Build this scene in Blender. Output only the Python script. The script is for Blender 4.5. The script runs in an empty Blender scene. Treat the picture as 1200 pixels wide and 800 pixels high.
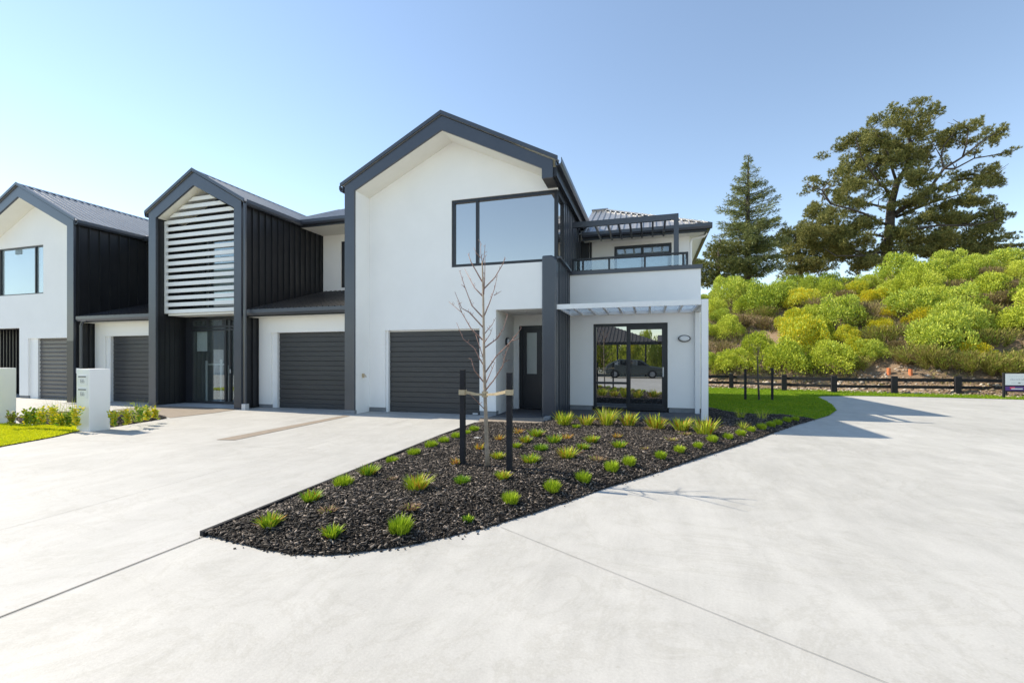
import bpy, bmesh, math, random
import numpy as np
from mathutils import Vector, Matrix
from mathutils.geometry import delaunay_2d_cdt

R = math.radians
S = bpy.context.scene
COL = S.collection
RNG = np.random.default_rng(7)
random.seed(7)

# ------------------------------------------------------------------ survey (photo measurements -> metres)
F, HY, VX, EYE = 535., 421., 762., 1.40
TH = math.atan((VX - 600) / F)
SN, CS = math.sin(TH), math.cos(TH)
def ray(px, py):
    a = (px - 600) / F
    return (-SN + a * CS, CS + a * SN, (HY - py) / F)
def at_z(px, py, z=0.):
    r = ray(px, py); t = (z - EYE) / r[2]
    return Vector((t * r[0], t * r[1], z))
def at_y(px, py, y):
    r = ray(px, py); t = y / r[1]
    return Vector((t * r[0], y, EYE + t * r[2]))
def at_d(px, py, d):
    r = ray(px, py)
    return Vector((d * r[0], d * r[1], EYE + d * r[2]))

# ------------------------------------------------------------------ materials
def mat(name):
    m = bpy.data.materials.new(name); m.use_nodes = True
    nt = m.node_tree
    return m, nt, nt.nodes['Principled BSDF'], nt.nodes['Material Output']
def lk(nt, a, b): nt.links.new(a, b)
def noise(nt, scale, detail=4, rough=.6, coord='Object', vec=None, dist=0.):
    n = nt.nodes.new('ShaderNodeTexNoise'); n.inputs['Scale'].default_value = scale
    n.inputs['Detail'].default_value = detail; n.inputs['Roughness'].default_value = rough
    n.inputs['Distortion'].default_value = dist
    if vec is None:
        t = nt.nodes.new('ShaderNodeTexCoord'); vec = t.outputs[coord]
    lk(nt, vec, n.inputs['Vector'])
    return n
def mapping(nt, scale, coord='Object'):
    t = nt.nodes.new('ShaderNodeTexCoord'); m = nt.nodes.new('ShaderNodeMapping')
    m.inputs['Scale'].default_value = scale
    lk(nt, t.outputs[coord], m.inputs['Vector'])
    return m.outputs['Vector']
def ramp(nt, fac, stops):
    r = nt.nodes.new('ShaderNodeValToRGB'); cr = r.color_ramp
    while len(cr.elements) < len(stops): cr.elements.new(.5)
    for e, (p, c) in zip(cr.elements, stops):
        e.position = p; e.color = (*c, 1)
    lk(nt, fac, r.inputs['Fac'])
    return r
def bump(nt, h, strength, dist, bsdf):
    b = nt.nodes.new('ShaderNodeBump'); b.inputs['Strength'].default_value = strength
    b.inputs['Distance'].default_value = dist
    lk(nt, h, b.inputs['Height']); lk(nt, b.outputs['Normal'], bsdf.inputs['Normal'])
def mottled(name, c0, c1, scale=2., rough=.8, bscale=60., bstr=.3, bdist=.004, spec=.3, metallic=0., fine=None):
    m, nt, b, o = mat(name)
    n = noise(nt, scale, 6, .65)
    r = ramp(nt, n.outputs['Fac'], [(.3, c0), (.7, c1)])
    lk(nt, r.outputs['Color'], b.inputs['Base Color'])
    b.inputs['Roughness'].default_value = rough; b.inputs['Specular IOR Level'].default_value = spec
    b.inputs['Metallic'].default_value = metallic
    if bstr: bump(nt, noise(nt, bscale, 5).outputs['Fac'], bstr, bdist, b)
    return m
M = {}
M['stucco'] = mottled('white_stucco', (.86, .855, .84), (.90, .895, .88), 1.2, .85, 90, .25, .004)
M['soffit'] = mottled('soffit_paint', (.80, .78, .71), (.84, .82, .76), 3, .7, 60, .05, .002)
M['trim'] = mottled('slate_trim', (.037, .044, .060), (.047, .055, .072), 2, .30, 50, .04, .002, .75)
M['cladding'] = mottled('dark_cladding', (.013, .014, .017), (.020, .021, .025), 1.5, .38, 40, .06, .003, .45)
M['black'] = mottled('black_aluminium', (.018, .021, .027), (.024, .027, .034), 3, .35, 40, .0, .002, .45)
M['white'] = mottled('white_powdercoat', (.80, .81, .81), (.84, .84, .84), 3, .4, 40, .03, .002, .4)
M['greywhite'] = mottled('pale_grey_fittings', (.55, .56, .57), (.6, .6, .6), 3, .5, 40, 0, .002)
M['plinth'] = mottled('grey_plinth', (.20, .21, .22), (.27, .28, .29), 5, .9, 80, .3, .004)
M['paving'] = mottled('tan_paving', (.245, .205, .168), (.31, .262, .215), 6, .9, 250, .4, .003)
M['patio'] = mottled('dark_patio', (.085, .085, .09), (.12, .12, .125), 5, .85, 120, .3, .003)
M['stake'] = mottled('black_stained_timber', (.014, .014, .017), (.026, .026, .03), 6, .75, 60, .5, .004)
M['tie'] = mottled('jute_tie', (.42, .33, .21), (.56, .46, .31), 30, .9, 200, .5, .002)
M['soil'] = mottled('bank_soil', (.16, .105, .065), (.34, .25, .175), .9, .95, 6, .8, .05)
M['mulch_base'] = mottled('mulch_base', (.012, .011, .010), (.035, .030, .027), 25, .95, 60, 1., .02)
M['orange'] = mottled('orange_guard', (.75, .20, .08), (.8, .26, .11), 5, .6, 20, 0, .002)
M['purple'] = mottled('purple_panel', (.09, .03, .22), (.11, .04, .26), 5, .4, 20, 0, .002)
M['red'] = mottled('red_mark', (.75, .05, .16), (.8, .07, .18), 5, .4, 20, 0, .002)
M['grey_ink'] = mottled('grey_ink', (.42, .43, .45), (.46, .47, .48), 5, .6, 20, 0, .002)
M['dark_ink'] = mottled('dark_ink', (.10, .105, .11), (.13, .135, .14), 5, .6, 20, 0, .002)
M['twig'] = mottled('red_brown_twig', (.20, .12, .10), (.33, .20, .165), 12, .7, 90, .2, .002)
M['birch'] = mottled('pale_young_bark', (.22, .17, .125), (.46, .38, .30), 9, .8, 60, .4, .004)
M['bark'] = mottled('pine_bark', (.05, .042, .038), (.125, .105, .095), 2.5, .95, 9, .9, .06)
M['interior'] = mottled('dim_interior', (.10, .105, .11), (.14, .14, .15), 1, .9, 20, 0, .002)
M['tile_floor'] = mottled('pale_floor', (.45, .45, .46), (.55, .55, .55), 2, .4, 20, 0, .002)
M['blind'] = mottled('roller_blind', (.62, .64, .70), (.66, .68, .73), .7, .8, 200, .1, .001)
M['whiteblind'] = mottled('white_blind', (.82, .83, .83), (.86, .86, .86), .7, .8, 200, .1, .001)
M['roof_tile'] = mottled('dark_roof_tile', (.05, .05, .055), (.085, .083, .083), 4, .7, 20, .4, .02)
M['carpaint'] = mottled('grey_green_car_paint', (.055, .068, .066), (.062, .075, .073), 2, .25, 20, 0, .002, .6)
M['rubber'] = mottled('tyre_rubber', (.012, .012, .012), (.02, .02, .02), 4, .85, 30, .2, .004)
M['brick'] = mottled('pale_brick', (.30, .25, .21), (.40, .33, .28), 3, .9, 20, .3, .005)

# concrete: broad tone drifts, fine speckle, brushed streaks, tyre scuffs
def concrete(name, lo, hi, streak):
    m, nt, b, o = mat(name)
    big = noise(nt, .32, 5, .62, dist=.6)
    mid = noise(nt, 2.4, 6, .7)
    spk = noise(nt, 70, 3, .7)
    brush = noise(nt, 3.2, 5, .75, vec=mapping(nt, streak), dist=.35)
    def mixf(a, bsock, f):
        x = nt.nodes.new('ShaderNodeMix'); x.data_type = 'FLOAT'; x.inputs[0].default_value = f
        lk(nt, a, x.inputs[2]); lk(nt, bsock, x.inputs[3]); return x.outputs[0]
    f = mixf(big.outputs['Fac'], mid.outputs['Fac'], .42)
    f = mixf(f, brush.outputs['Fac'], .34)
    f = mixf(f, spk.outputs['Fac'], .22)
    mid_c = tuple((a + c) / 2 for a, c in zip(lo, hi))
    r = ramp(nt, f, [(.36, lo), (.48, mid_c), (.60, hi)])
    # old water marks and tyre scuffs: thin irregular darker veins and a few blotches with a shape of their own
    st = noise(nt, .75, 7, .72, dist=1.6)
    vein = ramp(nt, st.outputs['Fac'], [(.0, (1, 1, 1)), (.47, (1, 1, 1)), (.50, (.93, .925, .91)), (.53, (1, 1, 1)), (.70, (1, 1, 1)), (.80, (.94, .935, .92))])
    fl = noise(nt, 26, 2, .5)
    fleck = ramp(nt, fl.outputs['Fac'], [(.0, (.80, .79, .76)), (.24, (.86, .85, .83)), (.30, (1, 1, 1))])
    m1 = nt.nodes.new('ShaderNodeMix'); m1.data_type = 'RGBA'; m1.blend_type = 'MULTIPLY'; m1.inputs[0].default_value = 1.
    m2 = nt.nodes.new('ShaderNodeMix'); m2.data_type = 'RGBA'; m2.blend_type = 'MULTIPLY'; m2.inputs[0].default_value = .8
    lk(nt, r.outputs['Color'], m1.inputs[6]); lk(nt, vein.outputs['Color'], m1.inputs[7])
    lk(nt, m1.outputs[2], m2.inputs[6]); lk(nt, fleck.outputs['Color'], m2.inputs[7])
    lk(nt, m2.outputs[2], b.inputs['Base Color'])
    b.inputs['Roughness'].default_value = .62; b.inputs['Specular IOR Level'].default_value = .5
    bump(nt, spk.outputs['Fac'], .35, .003, b)
    return m
M['road'] = concrete('street_concrete', (.345, .339, .320), (.515, .507, .484), (1., .22, 1.))
M['drive'] = concrete('driveway_concrete', (.350, .347, .334), (.490, .485, .468), (1., .16, 1.))
M['joint'] = mottled('joint_grey', (.17, .165, .15), (.30, .29, .27), 8, .95, 40, 0, .002)  # own grey tone of the expansion joint strips

def garage_mat():
    m, nt, b, o = mat('woodgrain_door')
    v = mapping(nt, (1.2, 1, 40))
    n = noise(nt, 2.2, 6, .7, vec=v, dist=.4)
    r = ramp(nt, n.outputs['Fac'], [(.3, (.030, .031, .034)), (.7, (.056, .058, .062))])
    lk(nt, r.outputs['Color'], b.inputs['Base Color'])
    b.inputs['Roughness'].default_value = .38; b.inputs['Specular IOR Level'].default_value = .45
    bump(nt, n.outputs['Fac'], .35, .004, b)
    return m
M['garage'] = garage_mat()
M['garage_ribbed'] = mottled('ribbed_door_paint', (.105, .098, .094), (.125, .118, .113), 2, .4, 40, .05, .002, .45)

def roof_mat():
    m, nt, b, o = mat('ribbed_roof_steel')
    n = noise(nt, 1.3, 5, .6)
    r = ramp(nt, n.outputs['Fac'], [(.3, (.25, .258, .27)), (.7, (.33, .338, .35))])
    lk(nt, r.outputs['Color'], b.inputs['Base Color'])
    b.inputs['Metallic'].default_value = .25; b.inputs['Roughness'].default_value = .33
    return m
M['roof'] = roof_mat()

def glass(name, dark, refl, tint=(.86, .92, 1.), trans=0., rough=.004):
    m, nt, b, o = mat(name)
    nt.nodes.remove(b)
    d = nt.nodes.new('ShaderNodeBsdfDiffuse'); d.inputs['Color'].default_value = (*dark, 1)
    g = nt.nodes.new('ShaderNodeBsdfGlossy'); g.inputs['Roughness'].default_value = rough
    g.inputs['Color'].default_value = (*tint, 1)
    base = d.outputs[0]
    if trans > 0:
        t = nt.nodes.new('ShaderNodeBsdfTransparent'); t.inputs['Color'].default_value = (.86, .9, .9, 1)
        mx = nt.nodes.new('ShaderNodeMixShader'); mx.inputs[0].default_value = trans
        lk(nt, d.outputs[0], mx.inputs[1]); lk(nt, t.outputs[0], mx.inputs[2]); base = mx.outputs[0]
    lw = nt.nodes.new('ShaderNodeLayerWeight'); lw.inputs['Blend'].default_value = .5
    pw = nt.nodes.new('ShaderNodeMath'); pw.operation = 'POWER'; pw.inputs[1].default_value = 4.
    lk(nt, lw.outputs['Facing'], pw.inputs[0])
    ma = nt.nodes.new('ShaderNodeMath'); ma.operation = 'MULTIPLY_ADD'; ma.inputs[1].default_value = 1 - refl; ma.inputs[2].default_value = refl
    lk(nt, pw.outputs[0], ma.inputs[0])
    mx2 = nt.nodes.new('ShaderNodeMixShader')
    lk(nt, ma.outputs[0], mx2.inputs[0]); lk(nt, base, mx2.inputs[1]); lk(nt, g.outputs[0], mx2.inputs[2])
    lk(nt, mx2.outputs[0], o.inputs['Surface'])
    return m
M['glass'] = glass('tinted_glass', (.05, .05, .055), .52, (1., .96, .90))
M['glass_dark'] = glass('dark_glass', (.02, .022, .024), .44, (.95, .98, 1.))
M['glass_clear'] = glass('clear_glass', (.35, .42, .42), .17, (.9, .97, 1.), .94)
M['glass_blind'] = glass('blind_glass', (.3, .34, .42), .12, (.9, .95, 1.), .94)
M['frost'] = glass('frosted_glass', (.33, .38, .36), .12, (1, 1, 1), 0, .3)
def sheet_mat():
    m, nt, b, o = mat('opal_awning_sheet')
    b.inputs['Base Color'].default_value = (.8, .81, .81, 1); b.inputs['Roughness'].default_value = .35
    t = nt.nodes.new('ShaderNodeBsdfTranslucent'); t.inputs['Color'].default_value = (.92, .93, .94, 1)
    mx = nt.nodes.new('ShaderNodeMixShader'); mx.inputs[0].default_value = .7
    lk(nt, b.outputs[0], mx.inputs[1]); lk(nt, t.outputs[0], mx.inputs[2])
    tr = nt.nodes.new('ShaderNodeBsdfTransparent'); tr.inputs['Color'].default_value = (.96, .97, .97, 1)
    m2 = nt.nodes.new('ShaderNodeMixShader'); m2.inputs[0].default_value = .72
    lk(nt, mx.outputs[0], m2.inputs[1]); lk(nt, tr.outputs[0], m2.inputs[2]); lk(nt, m2.outputs[0], o.inputs['Surface'])
    return m
M['opal'] = sheet_mat()
M['lens'] = mottled('lamp_lens', (.72, .74, .76), (.76, .78, .8), 4, .25, 20, 0, .002, .5)

def leafmat(name, stops, trans=.2, rough=.6, obj_rand=.25, nscale=None):
    """leaf colour varies leaf by leaf (random per island) and plant by plant"""
    m, nt, b, o = mat(name)
    g = nt.nodes.new('ShaderNodeNewGeometry')
    oi = nt.nodes.new('ShaderNodeObjectInfo')
    x = nt.nodes.new('ShaderNodeMix'); x.data_type = 'FLOAT'; x.inputs[0].default_value = obj_rand
    lk(nt, g.outputs['Random Per Island'], x.inputs[2]); lk(nt, oi.outputs['Random'], x.inputs[3])
    fac = x.outputs[0]
    if nscale:
        n = noise(nt, nscale, 4, .6)
        y = nt.nodes.new('ShaderNodeMix'); y.data_type = 'FLOAT'; y.inputs[0].default_value = .5
        lk(nt, fac, y.inputs[2]); lk(nt, n.outputs['Fac'], y.inputs[3]); fac = y.outputs[0]
    r = ramp(nt, fac, stops)
    lk(nt, r.outputs['Color'], b.inputs['Base Color'])
    b.inputs['Roughness'].default_value = rough; b.inputs['Specular IOR Level'].default_value = .25
    t = nt.nodes.new('ShaderNodeBsdfTranslucent'); lk(nt, r.outputs['Color'], t.inputs['Color'])
    mx = nt.nodes.new('ShaderNodeMixShader'); mx.inputs[0].default_value = trans
    lk(nt, b.outputs[0], mx.inputs[1]); lk(nt, t.outputs[0], mx.inputs[2]); lk(nt, mx.outputs[0], o.inputs['Surface'])
    return m
M['leaf_lime'] = leafmat('lime_leaf', [(.1, (.27, .34, .03)), (.5, (.50, .56, .055)), (.9, (.64, .67, .12))], .18, .6, .4)
M['leaf_green'] = leafmat('mid_green_leaf', [(.1, (.17, .26, .035)), (.5, (.36, .46, .065)), (.9, (.46, .53, .10))], .16, .6, .4)
M['leaf_yellow'] = leafmat('yellow_leaf', [(.1, (.45, .46, .03)), (.5, (.74, .60, .03)), (.9, (.85, .65, .04))], .34)
M['leaf_olive'] = leafmat('olive_sprig', [(.1, (.14, .14, .03)), (.5, (.26, .24, .06)), (.9, (.38, .32, .11))])
M['leaf_brown'] = leafmat('dry_sprig', [(.1, (.15, .105, .055)), (.5, (.26, .19, .105)), (.9, (.34, .25, .15))])
M['needle'] = leafmat('pine_needle', [(.1, (.055, .080, .025)), (.5, (.17, .19, .055)), (.9, (.40, .37, .13))], .15)
M['needle_blue'] = leafmat('conifer_needle', [(.1, (.08, .115, .045)), (.5, (.19, .225, .085)), (.9, (.37, .38, .15))], .15)
M['tuft'] = leafmat('bed_tuft_leaf', [(.1, (.20, .32, .02)), (.5, (.36, .50, .03)), (.9, (.52, .60, .05))])
M['tuft_deep'] = leafmat('bed_deep_leaf', [(.1, (.08, .20, .02)), (.5, (.16, .34, .03)), (.9, (.30, .44, .04))])
M['tuft_orange'] = leafmat('bed_orange_leaf', [(.1, (.42, .16, .02)), (.5, (.58, .28, .03)), (.9, (.66, .42, .06))])
M['tuft_dry'] = leafmat('bed_dry_leaf', [(.1, (.20, .13, .08)), (.5, (.33, .20, .11)), (.9, (.42, .29, .17))])
M['flax_y'] = leafmat('flax_yellow', [(.1, (.30, .33, .02)), (.5, (.48, .47, .05)), (.9, (.60, .55, .13))])
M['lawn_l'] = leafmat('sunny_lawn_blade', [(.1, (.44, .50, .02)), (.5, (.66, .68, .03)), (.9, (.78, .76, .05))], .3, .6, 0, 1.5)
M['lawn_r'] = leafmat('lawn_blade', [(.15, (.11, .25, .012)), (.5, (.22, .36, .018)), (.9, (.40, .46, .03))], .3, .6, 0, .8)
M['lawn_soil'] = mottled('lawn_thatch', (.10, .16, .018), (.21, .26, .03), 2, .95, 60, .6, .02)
M['chips'] = leafmat('bark_chip', [(.0, (.010, .009, .009)), (.45, (.034, .029, .026)), (.76, (.095, .080, .068)), (1., (.36, .30, .25))], 0., .7, 0)
M['fringe'] = leafmat('bank_litter', [(.1, (.13, .10, .04)), (.5, (.24, .20, .08)), (.9, (.34, .33, .10))], .1, .8, 0)

# ------------------------------------------------------------------ mesh helpers
class MB:
    def __init__(self): self.v = []; self.f = []
    def box(self, x0, x1, y0, y1, z0, z1):
        b = len(self.v)
        self.v += [(x, y, z) for x in (x0, x1) for y in (y0, y1) for z in (z0, z1)]
        self.f += [tuple(b + i for i in q) for q in ((0, 1, 3, 2), (4, 6, 7, 5), (0, 4, 5, 1), (2, 3, 7, 6), (0, 2, 6, 4), (1, 5, 7, 3))]
        return self
    def prism(self, pts, axis, a, b):
        """pts: polygon in the two other axes (X,Z for Y; Y,Z for X; X,Y for Z)"""
        n = len(pts); o = len(self.v)
        for t in (a, b):
            for p in pts:
                self.v.append((p[0], t, p[1]) if axis == 'Y' else (t, p[0], p[1]) if axis == 'X' else (p[0], p[1], t))
        self.f.append(tuple(range(o, o + n))); self.f.append(tuple(range(o + n, o + 2 * n))[::-1])
        for i in range(n):
            j = (i + 1) % n
            self.f.append((o + i, o + j, o + n + j, o + n + i))
        return self
    def strip(self, outer, inner, axis, a, b):
        """band between two open polylines of equal length, extruded"""
        for i in range(len(outer) - 1):
            self.prism([outer[i], outer[i + 1], inner[i + 1], inner[i]], axis, a, b)
        return self
    def bar(self, p, q, w, h):
        p, q = Vector(p), Vector(q); d = (q - p).normalized()
        up = Vector((0, 0, 1)) if abs(d.z) < .95 else Vector((0, 1, 0))
        s = d.cross(up).normalized() * (w / 2); u = s.cross(d).normalized() * (h / 2)
        o = len(self.v)
        for c in (p, q):
            for k in (-s - u, s - u, s + u, -s + u): self.v.append(tuple(c + k))
        self.f += [tuple(o + i for i in x) for x in ((0, 1, 2, 3), (7, 6, 5, 4), (0, 4, 5, 1), (1, 5, 6, 2), (2, 6, 7, 3), (3, 7, 4, 0))]
        return self
    def tube(self, pts, rads, seg=8):
        pts = [Vector(p) for p in pts]; o = len(self.v); n = len(pts)
        for i, p in enumerate(pts):
            d = (pts[min(i + 1, n - 1)] - pts[max(i - 1, 0)]).normalized()
            up = Vector((0, 1, 0)) if abs(d.y) < .9 else Vector((1, 0, 0))
            s = d.cross(up).normalized(); u = s.cross(d)
            for k in range(seg):
                a = 2 * math.pi * k / seg
                self.v.append(tuple(p + (s * math.cos(a) + u * math.sin(a)) * rads[i]))
        for i in range(n - 1):
            for k in range(seg):
                k2 = (k + 1) % seg
                self.f.append((o + i * seg + k, o + i * seg + k2, o + (i + 1) * seg + k2, o + (i + 1) * seg + k))
        self.f.append(tuple(o + k for k in range(seg))[::-1]); self.f.append(tuple(o + (n - 1) * seg + k for k in range(seg)))
        return self
    def wall(self, axis, p0, p1, u0, u1, z0, z1, holes=()):
        us = sorted({u0, u1, *[min(max(h[i], u0), u1) for h in holes for i in (0, 1)]})
        zs = sorted({z0, z1, *[min(max(h[i], z0), z1) for h in holes for i in (2, 3)]})
        nu, nz = len(us) - 1, len(zs) - 1
        def solid(i, j):
            if not (0 <= i < nu and 0 <= j < nz): return False
            cu, cz = (us[i] + us[i + 1]) / 2, (zs[j] + zs[j + 1]) / 2
            return not any(h[0] < cu < h[1] and h[2] < cz < h[3] for h in holes)
        idx = {}
        def vid(u, p, z):
            k = (round(u, 5), round(p, 5), round(z, 5))
            if k not in idx:
                idx[k] = len(self.v); self.v.append((u, p, z) if axis == 'Y' else (p, u, z))
            return idx[k]
        for i in range(nu):
            for j in range(nz):
                if not solid(i, j): continue
                a, b, c, d = us[i], us[i + 1], zs[j], zs[j + 1]
                for p in (p0, p1): self.f.append((vid(a, p, c), vid(b, p, c), vid(b, p, d), vid(a, p, d)))
                if not solid(i - 1, j): self.f.append((vid(a, p0, c), vid(a, p1, c), vid(a, p1, d), vid(a, p0, d)))
                if not solid(i + 1, j): self.f.append((vid(b, p0, c), vid(b, p1, c), vid(b, p1, d), vid(b, p0, d)))
                if not solid(i, j - 1): self.f.append((vid(a, p0, c), vid(a, p1, c), vid(b, p1, c), vid(b, p0, c)))
                if not solid(i, j + 1): self.f.append((vid(a, p0, d), vid(a, p1, d), vid(b, p1, d), vid(b, p0, d)))
        return self
    def build(self, name, m, parent=None, bevel=0., smooth=False):
        me = bpy.data.meshes.new(name); me.from_pydata(self.v, [], self.f); me.update()
        bm = bmesh.new(); bm.from_mesh(me); bmesh.ops.recalc_face_normals(bm, faces=bm.faces); bm.to_mesh(me); bm.free()
        if smooth: me.polygons.foreach_set('use_smooth', [True] * len(me.polygons))
        for k in (m if isinstance(m, (list, tuple)) else [m]): me.materials.append(k)
        o = bpy.data.objects.new(name, me); COL.objects.link(o)
        if parent is not None: attach(o, parent)
        if bevel:
            b = o.modifiers.new('edge', 'BEVEL'); b.width = bevel; b.segments = 2; b.limit_method = 'ANGLE'
        return o
def attach(o, parent):
    o.parent = parent
    o.matrix_parent_inverse = Matrix.Translation(-(ROOTLOC.get(parent.name, Vector((0, 0, 0)))))
ROOTLOC = {}
def thing(name, loc, label, cat, group=None):
    o = bpy.data.objects.new(name, None); COL.objects.link(o)
    o.location = loc; o.empty_display_size = .2
    ROOTLOC[o.name] = Vector(loc)
    o['label'] = label; o['category'] = cat
    if group: o['group'] = group
    return o
def tag(o, label, cat, group=None):
    o['label'] = label; o['category'] = cat
    if group: o['group'] = group
    return o
def kind(o, k, label=None):
    o['kind'] = k
    if label: o['label'] = label
    return o
def np_mesh(name, V, faces_n, idx, mats, matidx=None):
    """V (N,3); faces all with faces_n corners; idx (M*faces_n)"""
    me = bpy.data.meshes.new(name)
    me.vertices.add(len(V)); me.vertices.foreach_set('co', np.ascontiguousarray(V, np.float32).ravel())
    nf = len(idx) // faces_n
    me.loops.add(len(idx)); me.loops.foreach_set('vertex_index', np.ascontiguousarray(idx, np.int32))
    me.polygons.add(nf)
    me.polygons.foreach_set('loop_start', np.arange(0, nf * faces_n, faces_n, dtype=np.int32))
    me.polygons.foreach_set('loop_total', np.full(nf, faces_n, np.int32))
    for m in mats: me.materials.append(m)
    if matidx is not None: me.polygons.foreach_set('material_index', np.ascontiguousarray(matidx, np.int32))
    me.update(calc_edges=True); me.validate()
    return me
def link(name, me, parent=None):
    o = bpy.data.objects.new(name, me); COL.objects.link(o)
    if parent is not None: attach(o, parent)
    return o
def unit(a): return a / np.maximum(np.linalg.norm(a, axis=-1, keepdims=True), 1e-9)
def leaf_quads(P, D, L, W, rng):
    """diamond leaves at P growing along D, length L, width W"""
    n = len(P); D = unit(D)
    side = unit(np.cross(D, rng.normal(size=(n, 3))))
    L = np.asarray(L).reshape(-1, 1); W = np.asarray(W).reshape(-1, 1)
    V = np.stack([P, P + D * L * .5 + side * W * .5, P + D * L, P + D * L * .5 - side * W * .5], 1)
    return V.reshape(-1, 3)
def blades(P, D, L, W, rng, droop=.4):
    """grass-like blades, 5 vertices, bending: returns V, tri idx"""
    n = len(P); D = unit(D); up = np.array([0, 0, 1.])
    side = unit(np.cross(D, up) + rng.normal(size=(n, 3)) * .15)
    L = np.asarray(L).reshape(-1, 1); W = np.asarray(W).reshape(-1, 1)
    hor = D * [1, 1, 0]
    mid = P + D * L * .55
    tip = mid + unit(D + hor * droop - up * droop * .35) * L * .45
    V = np.stack([P - side * W * .35, P + side * W * .35, mid + side * W * .5, mid - side * W * .5, tip], 1).reshape(-1, 3)
    b = (np.arange(n) * 5)[:, None]
    T = (b + np.array([0, 1, 2, 0, 2, 3, 3, 2, 4])).ravel()
    return V, T

# ------------------------------------------------------------------ ground
def sheet(name, pts, z, m, th=None):
    me = bpy.data.meshes.new(name)
    me.from_pydata([(p[0], p[1], z) for p in pts], [], [tuple(range(len(pts)))]); me.update()
    bm = bmesh.new(); bm.from_mesh(me)
    bmesh.ops.triangulate(bm, faces=bm.faces, ngon_method='EAR_CLIP')
    for f in bm.faces:
        f.normal_update()
        if f.normal.z < 0: f.normal_flip()
    bm.to_mesh(me); bm.free(); me.materials.append(m)
    return kind(link(name, me), 'structure')

FN = Vector((.272, .962)).normalized()          # away from the fence line
FP = Vector((7.6, 22.55))
def smooth(a, b, x):
    t = min(max((x - a) / (b - a), 0), 1); return t * t * (3 - 2 * t)
def hill_z(x, y):
    s = (Vector((x, y)) - FP).dot(FN)
    al = (Vector((x, y)) - FP).dot(Vector((FN.y, -FN.x)))     # along the fence, + to the right
    top = 6.3 + 1.35 * smooth(-6, 10, al) - 2.0 * smooth(-8, -26, al)
    t = max(0, s - .9)
    z = top * (1 - math.exp(-(t / 7.2) ** 1.35))
    return z + .25 * math.sin(x * .9 + y * .4) * smooth(1, 5, s) + .16 * math.sin(x * .43 - y * 1.2) * smooth(1, 5, s) - .02
def hill_hit(px, py):
    r = ray(px, py); d = 16.
    while d < 70:
        x, y, z = d * r[0], d * r[1], EYE + d * r[2]
        if z <= hill_z(x, y) + 0.0: return Vector((x, y, hill_z(x, y))), d
        d += .05
    d = 36.; return Vector((d * r[0], d * r[1], hill_z(d * r[0], d * r[1]))), d

g = MB(); g.v = [(-420, -420, -.06), (420, -420, -.06), (420, 420, -.06), (-420, 420, -.06)]; g.f = [(0, 1, 2, 3)]
kind(g.build('ground', M['lawn_soil']), 'structure')
sheet('street_pavement', [(-70, -60), (70, -60), (70, 21), (-70, 21)], 0., M['road'])
sheet('driveway', [(-3.38, -2.5), (-3.38, 2.76), (-3.58, 9.21), (-3.85, 10.0), (-3.7, 12.3), (-24, 12.3), (-24, 7.4), (-11.2, 7.9), (-10.5, 6.2), (-9.9, 4.6), (-9.2, 2.9), (-8.6, -2.5)], .004, M['drive'])
# hill
vs, fs = [], []
nx, ny = 110, 44
for j in range(ny):
    for i in range(nx):
        x = -32 + i * 1.0
        s = -0.3 + (j / (ny - 1)) ** 1.5 * 75
        base = FP + Vector((FN.y, -FN.x)) * ((x - FP.x) / FN.y)
        q = base + FN * s
        vs.append((q.x, q.y, hill_z(q.x, q.y)))
for j in range(ny - 1):
    for i in range(nx - 1):
        a = j * nx + i; fs.append((a, a + 1, a + nx + 1, a + nx))
h = MB(); h.v = vs; h.f = fs
kind(h.build('hill', M['soil'], smooth=True), 'structure')

sheet('tan_paving', [(-7.30, 9.7), (-7.08, 9.6), (-6.87, 6.16), (-7.22, 6.10)], .010, M['paving'])
sheet('entry_paving', [(-14.25, 10.02), (-11.0, 10.02), (-10.88, 9.1), (-10.95, 8.05), (-11.6, 8.35), (-14.25, 8.9)], .011, M['paving'])
sheet('porch_paving', [(-3.82, 10.05), (-2.30, 10.40), (-2.23, 9.36), (-3.56, 9.23)], .035, M['paving'])
sheet('porch_floor', [(-3.64, 10.66), (-3.64, 12.2), (-2.1, 12.2), (-2.1, 10.66)], .03, M['patio'])
sheet('porch_threshold', [(-3.70, 10.10), (-3.64, 10.66), (-2.40, 10.66), (-2.32, 10.42)], .028, M['patio'])
sheet('patio', [(-2.1, 10.45), (1.22, 10.7), (1.22, 12.4), (-2.1, 12.4)], .04, M['patio'])
sheet('entry_floor', [(-14.25, 10.03), (-14.25, 13.9), (-11.2, 13.9), (-11.2, 10.03)], .018, M['tile_floor'])
# expansion joints in the concrete
def joint(p, q, w, z=.009):
    p, q = Vector(p), Vector(q); d = (q - p).normalized(); n = Vector((-d.y, d.x)) * w / 2
    sheet('pavement_joint', [p - n, p + n, q + n, q - n], z, M['joint'])
joint((-3.375, -2.5), (-3.375, 2.74), .005)
joint((-4.9, -2.5), (-5.36, 9.4), .004)
joint((-1.20, 3.62), (2.2, 1.65), .0035, .006)
joint((-10.2, 5.3), (-4.9, 5.9), .004)
joint((-10.9, 8.06), (-7.2, 8.5), .006)

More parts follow.
